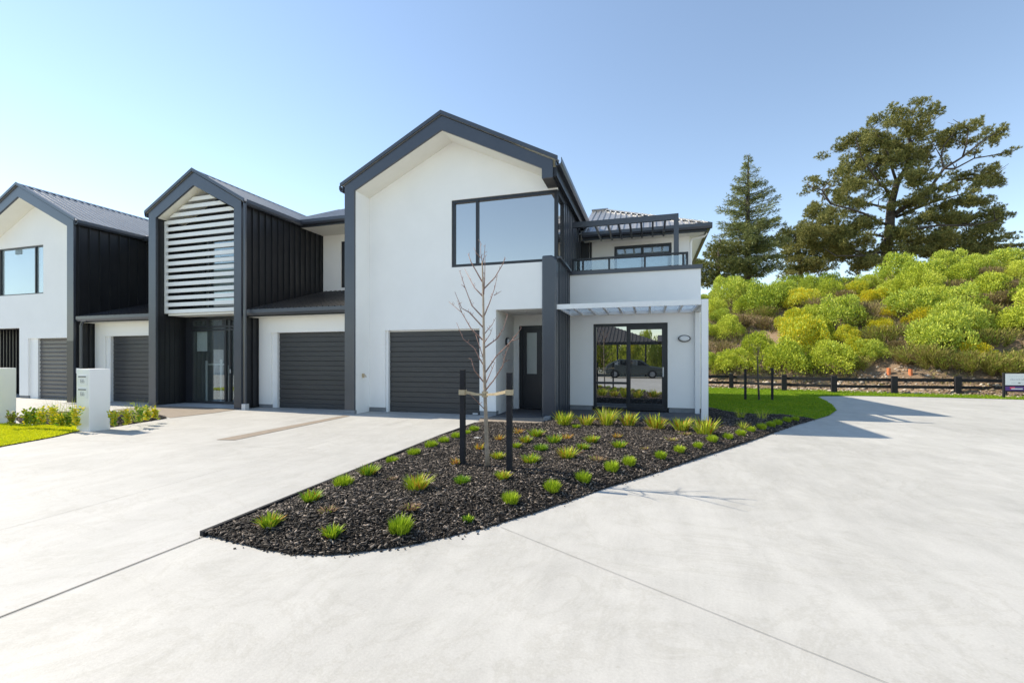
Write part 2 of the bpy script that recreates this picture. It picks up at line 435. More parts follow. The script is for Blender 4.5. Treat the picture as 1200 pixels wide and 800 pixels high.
# lawns --------------------------------------------------------------------
def inside(poly, P):
    x, y = P[:, 0], P[:, 1]; c = np.zeros(len(P), bool); n = len(poly)
    for i in range(n):
        x1, y1 = poly[i]; x2, y2 = poly[(i + 1) % n]
        if y1 == y2: continue
        k = ((y1 > y) != (y2 > y)) & (x < (x2 - x1) * (y - y1) / (y2 - y1) + x1)
        c ^= k
    return c
def edge_dist(poly, P):
    D = np.full(len(P), 1e9); n = len(poly)
    for i in range(n):
        a = np.array(poly[i]); b = np.array(poly[(i + 1) % n]); ab = b - a
        t = np.clip(((P - a) @ ab) / max(ab @ ab, 1e-9), 0, 1)
        D = np.minimum(D, np.linalg.norm(P - a - t[:, None] * ab, axis=1))
    return D
def scatter(poly, n, rng):
    A = np.array(poly); lo, hi = A.min(0), A.max(0)
    P = rng.uniform(lo, hi, size=(n, 2)); return P[inside(poly, P)]
def grass(name, poly, n, z, hgt, m, label):
    P2 = scatter(poly, n, RNG); k = len(P2)
    P = np.c_[P2, np.full(k, z)]
    D = np.c_[RNG.normal(size=(k, 2)) * .45, np.ones(k)]
    L = RNG.uniform(.6, 1.2, k) * hgt; W = RNG.uniform(.006, .012, k) * (1.6 if hgt > .05 else 1.3)
    side = unit(np.c_[RNG.normal(size=(k, 2)), np.zeros(k)])
    V = np.stack([P - side * W[:, None], P + side * W[:, None], P + unit(D) * L[:, None]], 1).reshape(-1, 3)
    me = np_mesh(name, V, 3, np.arange(3 * k), [m])
    return kind(link(name, me), 'stuff', label)
LAWN_R = [(1.28, 14.0), (1.8, 13.8), (1.95, 12.75), (2.4, 12.25), (3.05, 12.4), (3.66, 12.17), (4.26, 13.15), (4.87, 14.52), (5.38, 16.4), (5.68, 18.), (5.9, 19.4), (6.24, 20.0), (7.59, 20.55), (10.29, 20.6), (12.49, 20.3), (20, 19.6), (34, 18), (34, 15.4 + 2), (34, 19), (3, 26.2), (1.28, 26.6)]
LAWN_R = [p for p in LAWN_R if p != (34, 17.4)]
sheet('lawn', LAWN_R, .012, M['lawn_soil'])
near = [p for p in LAWN_R]
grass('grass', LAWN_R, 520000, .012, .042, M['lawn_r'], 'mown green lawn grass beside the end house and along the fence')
LAWN_L = [(-20, 6.1), (-13.3, 6.2), (-11.4, 6.42), (-10.72, 6.42), (-10.62, 6.02), (-10.22, 5.41), (-9.91, 4.6), (-9.55, 3.6), (-20, 3.2)]
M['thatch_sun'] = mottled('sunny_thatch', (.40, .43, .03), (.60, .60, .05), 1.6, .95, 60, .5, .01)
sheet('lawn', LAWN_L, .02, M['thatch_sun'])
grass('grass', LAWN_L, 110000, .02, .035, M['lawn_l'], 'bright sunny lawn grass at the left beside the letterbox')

# planting bed ---------------------------------------------------------------
BED = [(-3.38, 2.76), (-3.04, 2.72), (-2.73, 2.68), (-2.43, 2.68), (-2.18, 2.74), (-1.99, 2.86), (-1.73, 3.06), (-1.33, 3.53), (-.97, 4.1), (-.44, 5.07), (.05, 5.86), (.67, 6.95), (1.65, 8.65), (2.2, 9.66), (2.89, 10.91), (3.66, 12.17),
       (3.05, 12.4), (2.4, 12.25), (1.95, 12.75), (1.8, 13.8), (1.24, 14.0), (1.24, 10.68), (.46, 10.58), (-1.13, 10.40), (-2.26, 10.30), (-2.22, 9.34), (-3.57, 9.20), (-3.59, 8.57), (-3.6, 7.6)]
GARDEN = [(-14.6, 7.0), (-13.2, 6.45), (-11.4, 6.45), (-10.72, 6.45), (-10.60, 6.6), (-10.93, 7.95), (-11.6, 8.3), (-13.7, 8.1)]
def bed_z(poly, P):
    return .015 + np.minimum(edge_dist(poly, P) * .22, .10) + .012 * np.sin(P[:, 0] * 3.1) * np.cos(P[:, 1] * 2.7)
def bed_surface(name, poly, step):
    A = np.array(poly); lo, hi = A.min(0), A.max(0)
    g = np.array([(x, y) for x in np.arange(lo[0], hi[0], step) for y in np.arange(lo[1], hi[1], step)])
    g = g[inside(poly, g)]; g = g[edge_dist(poly, g) > step * .4]
    pts = [Vector(p) for p in poly] + [Vector(p) for p in g]
    n = len(poly)
    out = delaunay_2d_cdt(pts, [], [list(range(n))], 1, 1e-5)
    P = np.array([tuple(p) for p in out[0]]); Z = bed_z(poly, P)
    me = bpy.data.meshes.new(name); me.from_pydata([(p[0], p[1], z) for p, z in zip(P, Z)], [], [tuple(f) for f in out[2]]); me.update()
    bm = bmesh.new(); bm.from_mesh(me)
    for f in bm.faces:
        f.normal_update()
        if f.normal.z < 0: f.normal_flip()
    bm.to_mesh(me); bm.free(); me.materials.append(M['mulch_base'])
    return kind(link(name, me), 'structure')
def chips(name, poly, n, label, sc=1.):
    P2 = scatter(poly, n, RNG); k = len(P2)
    c = np.c_[P2, bed_z(poly, P2) + RNG.uniform(.0, .02, k)]
    L = np.minimum(RNG.lognormal(math.log(.0125), .42, k), .030) * sc; W = np.maximum(L * RNG.uniform(.12, .40, k), .0018); T = W * RNG.uniform(.25, .6, k)
    yaw = RNG.uniform(0, 2 * math.pi, k); pit = RNG.normal(0, .35, k)
    a = np.stack([np.cos(yaw) * np.cos(pit), np.sin(yaw) * np.cos(pit), np.sin(pit)], 1)
    b = unit(np.cross(np.array([0, 0, 1.]), a) + RNG.normal(size=(k, 3)) * .3); b = unit(b - (b * a).sum(1, keepdims=True) * a)
    u = np.cross(a, b)
    V = []
    for i in (-1, 1):
        for j in (-1, 1):
            for l in (-1, 1):
                t = 1 - .35 * (i > 0) * RNG.random((k, 1))
                V.append(c + a * (i * L)[:, None] + b * (j * W)[:, None] * t + u * (l * T)[:, None])
    V = np.stack(V, 1).reshape(-1, 3)
    q = np.array([0, 1, 3, 2, 4, 6, 7, 5, 0, 4, 5, 1, 2, 3, 7, 6, 0, 2, 6, 4, 1, 5, 7, 3])
    idx = (np.arange(k)[:, None] * 8 + q).ravel()
    return kind(link(name, np_mesh(name, V, 4, idx, [M['chips']])), 'stuff', label)
bed_surface('garden_bed', BED, .3)
bed_surface('garden_bed', GARDEN, .3)
chips('bark_mulch', BED, 420000, 'dark bark mulch covering the planting bed in front of the end house')
def spill(n):
    pts = []
    for i in range(n):
        k = RNG.integers(0, 15); a, b_ = np.array(BED[k]), np.array(BED[k + 1]); d_ = b_ - a; nn = np.array([d_[1], -d_[0]]) / np.linalg.norm(d_)
        pts.append(a + d_ * RNG.random() + nn * (RNG.exponential(.022) - .01))
    P = np.array(pts); k = len(P); yaw = RNG.uniform(0, 6.28, k); L = RNG.uniform(.003, .009, k)
    a = np.c_[np.cos(yaw), np.sin(yaw)] * L[:, None]; b_ = np.c_[-np.sin(yaw), np.cos(yaw)] * (L * RNG.uniform(.2, .5, k))[:, None]
    V = []
    for z in (.002, .010):
        for (i, j) in ((-1, -1), (1, -1), (1, 1), (-1, 1)): V.append(np.c_[P + i * a + j * b_, np.full(k, z)])
    V = np.stack(V, 1).reshape(-1, 3)
    q = np.array([3, 2, 1, 0, 4, 5, 6, 7, 0, 1, 5, 4, 1, 2, 6, 5, 2, 3, 7, 6, 3, 0, 4, 7])
    return kind(link('bark_crumbs', np_mesh('bark_crumbs', V, 4, (np.arange(k)[:, None] * 8 + q).ravel(), [M['chips']])), 'stuff', 'loose bark crumbs spilled from the bed onto the pale concrete edge')
spill(200)
chips('bark_mulch', GARDEN, 24000, 'dark bark mulch under the hedge plants beside the letterbox', 1.2)
def on_bed(px, py):
    z = .1
    for _ in range(6):
        p = at_z(px, py, z); z = float(bed_z(BED, np.array([[p.x, p.y]]))[0])
    return Vector((p.x, p.y, z))
e = MB()
e.prism([(-3.41, 2.74), (-3.375, 2.74), (-3.60, 7.6), (-3.59, 9.2), (-3.625, 9.2), (-3.635, 7.6)], 'Z', -.02, .045)
tag(e.build('bed_edging', M['stake']), 'thin black timber edging board between driveway and bark bed', 'edging')

# ------------------------------------------------------------------ building parts
def window(parent, axis, pos, out, u0, u1, z0, z1, mull=(), trans=(), fr=.06, pane=None, blind=None, name='window', depth=.09, frm=None, blind_gap=.10, extra=None):
    """out=-1: outside is towards smaller coordinate. Frame bars butt end to end; pane and blind are sub-parts."""
    pane = pane or M['glass']; f = MB()
    a, b = sorted((pos, pos - out * depth))
    def bx(m, ua, ub, za, zb, pa, pb):
        if axis == 'Y': m.box(ua, ub, pa, pb, za, zb)
        else: m.box(pa, pb, ua, ub, za, zb)
    bx(f, u0, u0 + fr, z0, z1, a, b); bx(f, u1 - fr, u1, z0, z1, a, b)
    bx(f, u0 + fr, u1 - fr, z1 - fr, z1, a, b); bx(f, u0 + fr, u1 - fr, z0, z0 + fr, a, b)
    for u in mull: bx(f, u - fr * .45, u + fr * .45, z0 + fr, z1 - fr, a + .004, b - .004)
    for (ua, ub, z) in trans: bx(f, ua, ub, z - fr * .4, z + fr * .4, a + .007, b - .007)
    fo = f.build(name, frm or M['black'], parent)
    c = pos - out * depth * .6
    g = MB(); bx(g, u0 + fr * .5, u1 - fr * .5, z0 + fr * .5, z1 - fr * .5, c - .004, c + .004)
    g.build('pane', pane, fo)
    if blind:
        c2 = pos - out * (depth + blind_gap); g = MB(); bx(g, u0 + .01, u1 - .01, z0 + .01, z1 - .01, c2 - .004, c2 + .004); g.build('blind', blind, fo)
    return fo
def clad(axis, pos, out, u0, u1, z0, z1, pitch=.24, depth=.05, holes=(), th=.09, top=None):
    """standing-rib cladding sheet on plane pos, facing out"""
    m = MB(); m.wall(axis, *sorted((pos, pos - out * th)), u0, u1, z0, z1, holes)
    n = int((u1 - u0) / pitch)
    for i in range(n + 1):
        u = u0 + .06 + i * pitch
        if u + .04 > u1: break
        segs = [(z0, z1)]
        for hh in holes:
            if hh[0] - .04 < u < hh[1] + .0:
                ns = []
                for (a, b) in segs:
                    if hh[2] > a: ns.append((a, min(b, hh[2])))
                    if hh[3] < b: ns.append((max(a, hh[3]), b))
                segs = [x for x in ns if x[1] - x[0] > .03]
        for (a, b) in segs:
            p0, p1 = sorted((pos - out * .003, pos + out * depth))
            if axis == 'X': m.box(p0, p1, u, u + .034, a + .002, b - .002)
            else: m.box(u, u + .034, p0, p1, a + .002, b - .002)
    return m
def ribroof(e0, e1, updir, length, th=.03, pitch=.21, rib=.035):
    """ribbed sheet: eave from e0 to e1, ribs run along updir; length is a number or a function of the eave parameter (m)"""
    e0, e1 = Vector(e0), Vector(e1); up = Vector(updir).normalized(); al = (e1 - e0); Lh = al.length; al.normalize()
    nrm = al.cross(up).normalized()
    if nrm.z < 0: nrm = -nrm
    prof = []; t = 0.
    while t < Lh:
        for dt, hh in ((0, 0), (pitch * .62, 0), (pitch * .70, rib), (pitch * .90, rib), (pitch * .98, 0)):
            if t + dt < Lh: prof.append((t + dt, hh))
        t += pitch
    prof.append((Lh, 0))
    m = MB(); fl = length if callable(length) else (lambda s: length)
    for (t, hh) in prof:
        p = e0 + al * t; q = p + up * fl(t)
        m.v += [tuple(p + nrm * hh), tuple(q + nrm * hh), tuple(q - nrm * th), tuple(p - nrm * th)]
    n = len(prof)
    for i in range(n - 1):
        a, b = i * 4, i * 4 + 4
        for k in range(4): m.f.append((a + k, b + k, b + (k + 1) % 4, a + (k + 1) % 4))
    m.f.append((0, 1, 2, 3)); m.f.append(tuple((n - 1) * 4 + k for k in (3, 2, 1, 0)))
    return m
def gutter(parent, p, q, out, w=.12, hgt=.12, name='gutter'):
    """open box gutter from p to q on the outer side (out = unit vector), p/q at the top inner edge"""
    p, q, out = Vector(p), Vector(q), Vector(out); z = Vector((0, 0, 1)); t = .012
    prof = [(0, 0), (0, -hgt), (w * .75, -hgt), (w, -hgt * .55), (w, .02), (w - t, .02), (w - t, -hgt * .5), (w * .72, -hgt + t), (t, -hgt + t), (t, 0)]
    m = MB(); n = len(prof)
    for c in (p, q):
        for (a, b) in prof: m.v.append(tuple(c + out * a + z * b))
    m.f.append(tuple(range(n))); m.f.append(tuple(range(n, 2 * n))[::-1])
    for i in range(n): m.f.append((i, (i + 1) % n, n + (i + 1) % n, n + i))
    return m.build(name, M['trim'], parent)
def panel_door(parent, x0, x1, z0, z1, y, n, name='garage_door', m=None, groove=.012, mid=True):
    """sectional door: grooves between sections, a shallower one through each section's middle"""
    h = (z1 - z0) / n; prof = []
    for i in range(n):
        a = z0 + i * h
        prof += [(y, a + .012), (y, a + h * .46), (y + groove * .7, a + h * .49), (y + groove * .7, a + h * .51), (y, a + h * .54), (y, a + h - .012)] if mid else [(y, a + .3 * h), (y - groove, a + .5 * h), (y, a + .7 * h)]
        prof += [(y + groove * 1.6, a + h - .004), (y + groove * 1.6, a + h + .004)] if mid and i < n - 1 else []
    prof = [(y, z0)] + prof + [(y, z1), (y + .05, z1), (y + .05, z0)]
    b = MB(); b.prism(prof, 'X', x0, x1)
    return b.build(name, m or M['garage'], parent)
def gable_frame(parent, outer, inner, yf, th=.055):
    m = MB(); m.strip(outer, inner, 'Y', yf, yf + th)
    return m.build('gable_frame', M['trim'], parent)
def offset_poly(inner, d):
    out = []
    for i, p in enumerate(inner):
        p = Vector(p)
        a = Vector(inner[max(i - 1, 0)]); b = Vector(inner[min(i + 1, len(inner) - 1)])
        n1 = (p - a); n2 = (b - p)
        if n1.length < 1e-6: n1 = n2
        if n2.length < 1e-6: n2 = n1
        n1 = Vector((-n1.y, n1.x)).normalized(); n2 = Vector((-n2.y, n2.x)).normalized()
        n = (n1 + n2).normalized(); k = d / max(n.dot(n1), .35)
        q = p + n * k; out.append((q.x, q.y))
    return out
def gable_roof(parent, xl, xa, xr, zel, za, zer, y0, y1, left=True):
    o = ribroof((xr, y0, zer), (xr, y1, zer), (xa - xr, 0, za - zer), math.hypot(xa - xr, za - zer)).build('roof', M['roof'], parent)
    ribroof((xl, y0, zel), (xl, y1, zel), (xa - xl, 0, za - zel), math.hypot(xa - xl, za - zel)).build('roof', M['roof'], parent)
    r = MB(); r.prism([(xa - .16, za - .045), (xa, za + .045), (xa + .16, za - .045), (xa, za + .02)], 'Y', y0 - .005, y1)
    r.build('ridge_cap', M['trim'], parent)
    # barge flashing along the front edge of both slopes
    b = MB(); b.strip([(xl - .02, zel + .055), (xa, za + .065), (xr + .02, zer + .055)], [(xl - .02, zel - .035), (xa, za - .03), (xr + .02, zer - .035)], 'Y', y0 - .03, y0 - .006)
    b.build('barge_flashing', M['trim'], parent)
def wall_lamp(parent, c, r, axis):
    """oval bulkhead light"""
    c = Vector(c); m = MB(); l = MB(); n = 24
    def ring(mm, rx, rz, a, b, rx2, rz2):
        o = len(mm.v)
        for (t, x, z) in ((a, rx, rz), (b, rx2, rz2)):
            for k in range(n):
                g = 2 * math.pi * k / n; u, w = math.cos(g) * x, math.sin(g) * z
                mm.v.append((c.x + u, c.y - t, c.z + w) if axis == 'Y' else (c.x + t, c.y + u, c.z + w))
        for k in range(n): mm.f.append((o + k, o + (k + 1) % n, o + n + (k + 1) % n, o + n + k))
        mm.f.append(tuple(o + k for k in range(n))); mm.f.append(tuple(o + n + k for k in range(n))[::-1])
    ring(m, r[0], r[1], 0, .055, r[0] * .95, r[1] * .93)
    ring(l, r[0] * .80, r[1] * .76, .0551, .085, r[0] * .62, r[1] * .55)
    mo = m.build('wall_lamp', M['black'], parent); l.build('lens', M['lens'], mo)

# ================================================================== END TOWNHOUSE (main)
A = thing('townhouse', (-4.8, 10.0, 0), 'white end townhouse with big blank gable, corner upstairs window, balcony and awning', 'townhouse', 'joined modern townhouses')
YF, YW = 10.0, 10.65
outer = [(-7.53, 0.), (-7.53, 5.86), (-4.805, 7.25), (-2.08, 5.84), (-2.08, 5.46)]
inner = [(-7.24, 0.), (-7.24, 5.72), (-4.805, 6.91), (-2.33, 5.69), (-2.33, 5.46)]
gable_frame(A, outer, inner, YF)
b = MB(); b.box(-7.56, -7.22, YF - .02, YF + .07, 0, .10); b.build('post_foot', M['plinth'], A)
b = MB(); b.box(-2.33, -2.085, YF + .056, YW - .002, 5.462, 5.70); b.build('eave_return', M['cladding'], A)
# left wing wall of the reveal + soffit lining
b = MB(); b.prism([(-7.53, 0.0), (-7.24, 0.0), (-7.24, 5.72), (-7.53, 5.75)], 'Y', YF + .056, YW - .001); b.build('reveal_wall', M['stucco'], A)
b = MB(); b.strip([(-7.24, 5.80), (-4.805, 6.99), (-2.335, 5.78)], [(-7.24, 5.72), (-4.805, 6.91), (-2.335, 5.70)], 'Y', YF + .056, YW - .001); b.build('soffit', M['soffit'], A)
# front wall
b = MB()
b.wall('Y', YW, YW + .2, -7.24, -2.12, 0.12, 5.46, [(-6.76, -4.07, -1, 2.17), (-4.83, 0, 3.73, 5.43), (-3.64, -2.46, -1, 2.62), (-2.47, 0, -1, 3.74)])
b.prism([(-7.24, 5.46), (-2.12, 5.46), (-2.12, 5.58), (-2.335, 5.70), (-4.805, 6.91), (-7.24, 5.72)], 'Y', YW, YW + .2)
b.build('wall', M['stucco'], A)
for q in ((-7.24, -6.77, YW + .015, YW + .2, 0, .12), (-4.065, -3.64, YW + .012, YW + .2, 0, .12)):
    b = MB(); b.box(*q); b.build('plinth', M['plinth'], A)
b = MB(); b.box(-6.76, -6.685, YW + .05, YW + .2, 0, 2.17); b.box(-6.685, -4.07, YW + .14, YW + .2, 2.135, 2.17); b.build('door_frame', M['white'], A)
panel_door(A, -6.685, -4.07, .01, 2.135, YW + .13, 8)
b = MB(); b.box(-4.29, -4.15, YW + .09, YW + .13, .015, .05); b.build('door_latch', M['greywhite'], A)
b = MB(); b.box(-7.237, -7.19, 10.32, 10.37, .92, 1.03); b.tube([(-7.19, 10.345, .98), (-7.14, 10.345, .98), (-7.13, 10.345, .93)], [.012, .012, .012], 8); b.build('garden_tap', M['tie'], A)
window(A, 'Y', YW + .03, -1, -4.83, -2.10, 3.73, 5.43, mull=(-4.15,), fr=.075, pane=M['glass'])
# entry recess
YB = 12.19
b = MB(); b.wall('X', -3.84, -3.64, YW + .2, YB + .2, .03, 2.62); b.box(-3.64, -2.2, YW + .2, YB + .2, 2.62, 2.75)
b.wall('Y', YB, YB + .2, -3.64, -2.2, .03, 2.62, [(-3.49, -2.34, -1, 2.33)])
b.build('porch_wall', M['stucco'], A)
window(A, 'Y', YB + .06, -1, -3.49, -2.34, .04, 2.33, mull=(), fr=.085, pane=M['frost'], name='front_door')
b = MB(); b.wall('Y', YB + .085, YB + .115, -3.405, -2.46, .1, 2.245, [(-3.29, -3.0, 1.0, 2.14), (-2.86, -2.56, 1.0, 2.14)]); b.build('door_leaf', M['black'], A)
wall_lamp(A, (-3.64, 11.52, 1.86), (.12, .12), 'X')
b = MB(); b.tube([(-3.05, 11.3, 2.62), (-3.05, 11.3, 2.605)], [.045, .04], 12); b.build('downlight', M['greywhite'], A)
# dark corner fin and right-hand clad wall
b = MB(); b.prism([(-2.47, .0), (-2.12, .0), (-2.12, 3.76), (-2.16, 3.83), (-2.24, 3.87), (-2.47, 3.87)], 'Y', YW - .05, YW + .25); b.build('corner_fin', M['trim'], A, bevel=.035)
sd = clad('X', -2.11, 1, YW + .25, 17.2, 0, 5.62, pitch=.27, depth=.02, holes=[(10, 11.55, 3.84, 5.36), (13.45, 14.45, 3.4, 5.45)], th=.1)
sd.build('side_cladding', M['trim'], A)
window(A, 'X', -2.10, 1, YW + .06, 11.55, 3.84, 5.40, fr=.05, pane=M['glass'], name='window')
b = MB(); b.prism([(YW + .02, 3.845), (11.62, 3.835), (12.30, 3.80), (12.30, 3.76), (YW + .02, 3.80)], 'X', -2.12, -2.03); b.build('sill_flashing', M['trim'], A)
window(A, 'X', -2.09, 1, 13.45, 14.45, 3.4, 5.45, mull=(13.95,), fr=.06, pane=M['glass_dark'], name='side_door')
b = MB(); b.box(-7.53, -7.42, YW + .001, 17.2, 0, 5.75); b.build('party_wall', M['stucco'], A)
b = MB(); b.box(-7.42, -2.21, 17.0, 17.2, 0, 5.5); b.build('rear_wall', M['stucco'], A)
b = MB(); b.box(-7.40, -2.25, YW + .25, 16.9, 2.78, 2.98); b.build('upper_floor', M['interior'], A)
gable_roof(A, -7.62, -4.805, -1.98, 5.87, 7.30, 5.85, YF - .02, 17.3)
gutter(A, (-2.02, YF + .0, 5.86), (-2.02, 14.9, 5.86), (1, 0, 0), .14, .15)
gutter(A, (-7.58, YF + .0, 5.86), (-7.58, 13.0, 5.86), (-1, 0, 0), .12, .13)
b = MB(); b.box(-2.085, -2.0, YF + .057, 14.9, 5.50, 5.70); b.build('eave_fascia', M['cladding'], A)
# low wing
WY = 12.4
b = MB(); b.wall('Y', WY, WY + .2, -2.105, 1.22, .16, 3.69, [(-1.47, .43, -1, 2.35)]); b.wall('X', 1.02, 1.22, WY + .2, 20, .16, 3.69)
b.build('wing_wall', M['stucco'], A)
for q in ((-2.1, -1.5, WY + .02, WY + .2, 0.0, .16), (.46, 1.2, WY + .02, WY + .2, 0.0, .16), (1.04, 1.2, WY + .2, 20, 0, .16)):
    b = MB(); b.box(*q); b.build('plinth', M['plinth'], A)
b = MB(); b.box(-2.09, 1.26, WY - .04, WY + .24, 3.692, 3.795); b.box(.98, 1.26, WY + .24, 14.6, 3.692, 3.795); b.build('parapet_coping', M['trim'], A)
b = MB(); b.box(-2.1, 1.0, WY + .21, 20, 3.2, 3.35); b.build('balcony_floor', M['patio'], A)
window(A, 'Y', WY + .05, -1, -1.47, .43, .06, 2.35, mull=(-.57,), trans=[(-1.41, -.6, .77)], fr=.075, pane=M['glass_dark'], name='sliding_door', depth=.1)
b = MB(); b.box(-.565, -.50, WY + .03, WY + .049, .12, 2.29); b.box(.29, .355, WY + .03, WY + .049, .12, 2.29); b.box(-.50, .29, WY + .03, WY + .049, 2.19, 2.29); b.box(-.50, .29, WY + .03, WY + .049, .12, .23); b.build('sliding_leaf', M['black'], A)
b = MB(); b.box(.305, .335, WY + .005, WY + .03, .95, 1.2); b.build('handle', M['greywhite'], A)
wall_lamp(A, (.83, WY, 1.93), (.155, .092), 'Y')
# awning
aw = MB()
aw.box(-2.13, 1.06, YW + .0, YW + .05, 2.585, 2.70)                    # front beam
aw.box(-2.13, 1.06, WY - .06, WY - .003, 2.585, 2.69)                  # wall plate
n = 9
for i in range(n + 1):
    x = -2.13 + i * (3.19 - .05) / n
    aw.box(x, x + .05, YW + .052, WY - .062, 2.60, 2.685)
awo = aw.build('awning', M['white'], A)
b = MB()
for i in range(n):
    x = -2.13 + i * (3.19 - .05) / n
    b.box(x + .052, x + .05 + 3.14 / n - .052 + .05, YW + .055, WY - .065, 2.655, 2.668)
b.build('awning_panel', M['opal'], awo)
b = MB(); b.box(1.063, 1.20, YW, YW + .12, 0, 2.705); b.box(1.063, 1.20, YW + .122, WY - .003, 2.585, 2.703); b.box(1.075, 1.185, WY - .10, WY - .004, 0, 2.58); b.build('awning_post', M['white'], A, bevel=.006)
# balcony rail
rl = MB(); rl.box(-2.06, .93, WY + .06, WY + .11, 4.10, 4.15); rl.box(.88, .93, WY + .112, 14.55, 4.10, 4.15)
for x in (-2.06, -1.78, -1.08, -.16, .785, .88): rl.box(x, x + .05, WY + .064, WY + .106, 3.80, 4.098)
for y in (13.2, 13.95): rl.box(.884, .926, y, y + .05, 3.80, 4.098)
ro = rl.build('balcony_rail', M['black'], A)
b = MB(); b.box(-2.0, .87, WY + .08, WY + .09, 3.83, 4.08); b.box(.90, .91, WY + .12, 14.5, 3.83, 4.08); b.build('pane', M['glass_clear'], ro)
# pergola
pg = MB(); pg.box(-2.05, .70, WY + .0 + .12, WY + .20, 5.02, 5.17)
for x in (-1.46, -1.13, -.85, -.55, -.26, .04, .35): pg.box(x, x + .05, WY + .202, 14.2, 5.03, 5.13)
pg.build('pergola_rafters', M['trim'], A)
b = MB(); b.box(.585, .705, WY + .10, WY + .22, 3.80, 5.019); b.box(.60, .70, WY + .115, WY + .119, 5.02, 5.17); b.build('pergola_post', M['trim'], A)
# upper wing
UY, EY = 14.6, 14.15
b = MB(); b.wall('Y', UY, UY + .2, -1.86, 1.12, 3.35, 5.15, [(-1.08, .62, 3.3, 4.93)]); b.wall('X', .92, 1.12, UY + .2, 20, 3.35, 5.15); b.build('upper_wall', M['stucco'], A)
b = MB(); b.box(-2.1, -1.865, UY - .05, UY + .2, 3.35, 5.15); b.build('corner_panel', M['cladding'], A)
window(A, 'Y', UY + .04, -1, -1.08, .62, 3.38, 4.93, mull=(-.24,), trans=[(-1.02, .56, 4.62)], fr=.075, pane=M['glass_blind'], blind=M['blind'], name='balcony_door')
b = MB(); b.tube([(-1.80, UY - .05, 5.1), (-1.80, UY - .05, 3.36)], [.035, .035], 10); b.build('downpipe', M['cladding'], A)
b = MB(); b.box(-2.0, 1.52, EY + .052, 20, 5.09, 5.12); b.build('wing_soffit', M['soffit'], A)
b = MB(); b.box(-2.0, 1.56, EY, EY + .05, 5.07, 5.27); b.box(1.522, 1.56, EY + .052, 20, 5.07, 5.27); b.build('wing_fascia', M['black'], A)
gutter(A, (-2.0, EY, 5.27), (1.69, EY, 5.27), (0, -1, 0), .12, .13)
gutter(A, (1.56, EY - .1, 5.27), (1.56, 20, 5.27), (1, 0, 0), .12, .13)
pit = .52; kx = math.hypot(1, pit)
ribroof((-2.1, EY - .03, 5.28), (1.62, EY - .03, 5.28), (0, 1, pit), lambda s: (min(3.17, max(.02, 3.72 - s)) + 0.) * kx, pitch=.19).build('wing_roof', M['roof'], A)
ribroof((1.62, EY - .03, 5.28), (1.62, 21, 5.28), (-1, 0, pit), lambda s: min(3.17, max(.02, s)) * kx, pitch=.19).build('wing_roof', M['roof'], A)
b = MB(); b.bar((1.62, EY - .03, 5.31), (-1.55, EY + 3.14, 6.97), .14, .04); b.bar((-2.1, EY + 3.14, 6.98), (-1.5, EY + 3.14, 6.98), .14, .05); b.build('ridge_cap', M['roof'], A)
b = MB(); b.tube([(1.60, 14.6, 5.14), (1.52, 14.62, 5.05), (1.2, 14.66, 5.0), (1.16, 14.66, 4.9), (1.16, 14.66, 3.8)], [.04] * 5, 10); b.build('downpipe', M['white'], A)
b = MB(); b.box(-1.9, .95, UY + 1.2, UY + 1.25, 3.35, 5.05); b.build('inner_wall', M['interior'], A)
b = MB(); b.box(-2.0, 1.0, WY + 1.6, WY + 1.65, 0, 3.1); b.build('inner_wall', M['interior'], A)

# ================================================================== MIDDLE TOWNHOUSE
B = thing('townhouse', (-12.75, 10.05, 0), 'dark clad townhouse with white slatted screen in its gable, between two white houses', 'townhouse', 'joined modern townhouses')
Y2 = 10.05; XL, XR, XA = -14.55, -10.98, -12.765
outer = [(XL, 0), (XL, 5.84), (XA, 6.86), (XR, 5.84), (XR, 0)]
inner = [(XL + .29, 0), (XL + .29, 5.66), (XA, 6.48), (XR - .26, 5.68), (XR - .26, 0)]
gable_frame(B, outer, inner, Y2, .06)
gable_roof(B, XL - .10, XA, XR + .12, 5.84, 6.91, 5.84, Y2 - .02, 15.2)
gutter(B, (XR + .08, Y2, 5.85), (XR + .08, 12.3, 5.85), (1, 0, 0), .13, .13)
gutter(B, (XL - .06, Y2, 5.85), (XL - .06, 14, 5.85), (-1, 0, 0), .12, .13)
clad('X', XR, 1, Y2 + .062, 15, 0, 5.82, pitch=.235).build('side_cladding', M['cladding'], B)
clad('X', XL, -1, Y2 + .062, 15, 0, 5.82, pitch=.235).build('side_cladding', M['cladding'], B)
YD = 10.95
m = clad('X', XL + .29, 1, Y2 + .062, YD + 3, 0, 5.66, pitch=.15, depth=.02, th=.05); m.build('recess_cladding', M['cladding'], B)
m = MB(); m.box(XR - .31, XR - .26, Y2 + .062, YD + 3, 0, 5.68); m.build('recess_lining', M['cladding'], B)
b = MB(); b.strip([(XL + .30, 5.74), (XA, 6.56), (XR - .27, 5.76)], [(XL + .30, 5.66), (XA, 6.48), (XR - .27, 5.68)], 'Y', Y2 + .062, YD); b.build('soffit', M['soffit'], B)
# upper recessed wall with window
b = MB(); b.wall('Y', YD, YD + .15, XL + .30, XR - .31, 2.86, 5.66, [(-13.95, -11.3, 2.98, 5.25)]); b.prism([(XL + .30, 5.66), (XA, 6.48), (XR - .27, 5.68), (XR - .27, 5.66)], 'Y', YD, YD + .15); b.build('upper_wall', M['cladding'], B)
uw = window(B, 'Y', YD + .02, -1, -13.95, -11.3, 2.98, 5.25, mull=(-13.25, -11.78), fr=.06, pane=M['glass_clear'])
b = MB(); b.box(-13.2, -11.35, YD + .125, YD + .132, 3.0, 4.4); b.build('blind', M['whiteblind'], uw)
b = MB(); b.box(-14.2, -11.32, YD + 1.2, YD + 1.25, 2.9, 5.6); b.build('inner_wall', M['interior'], B)
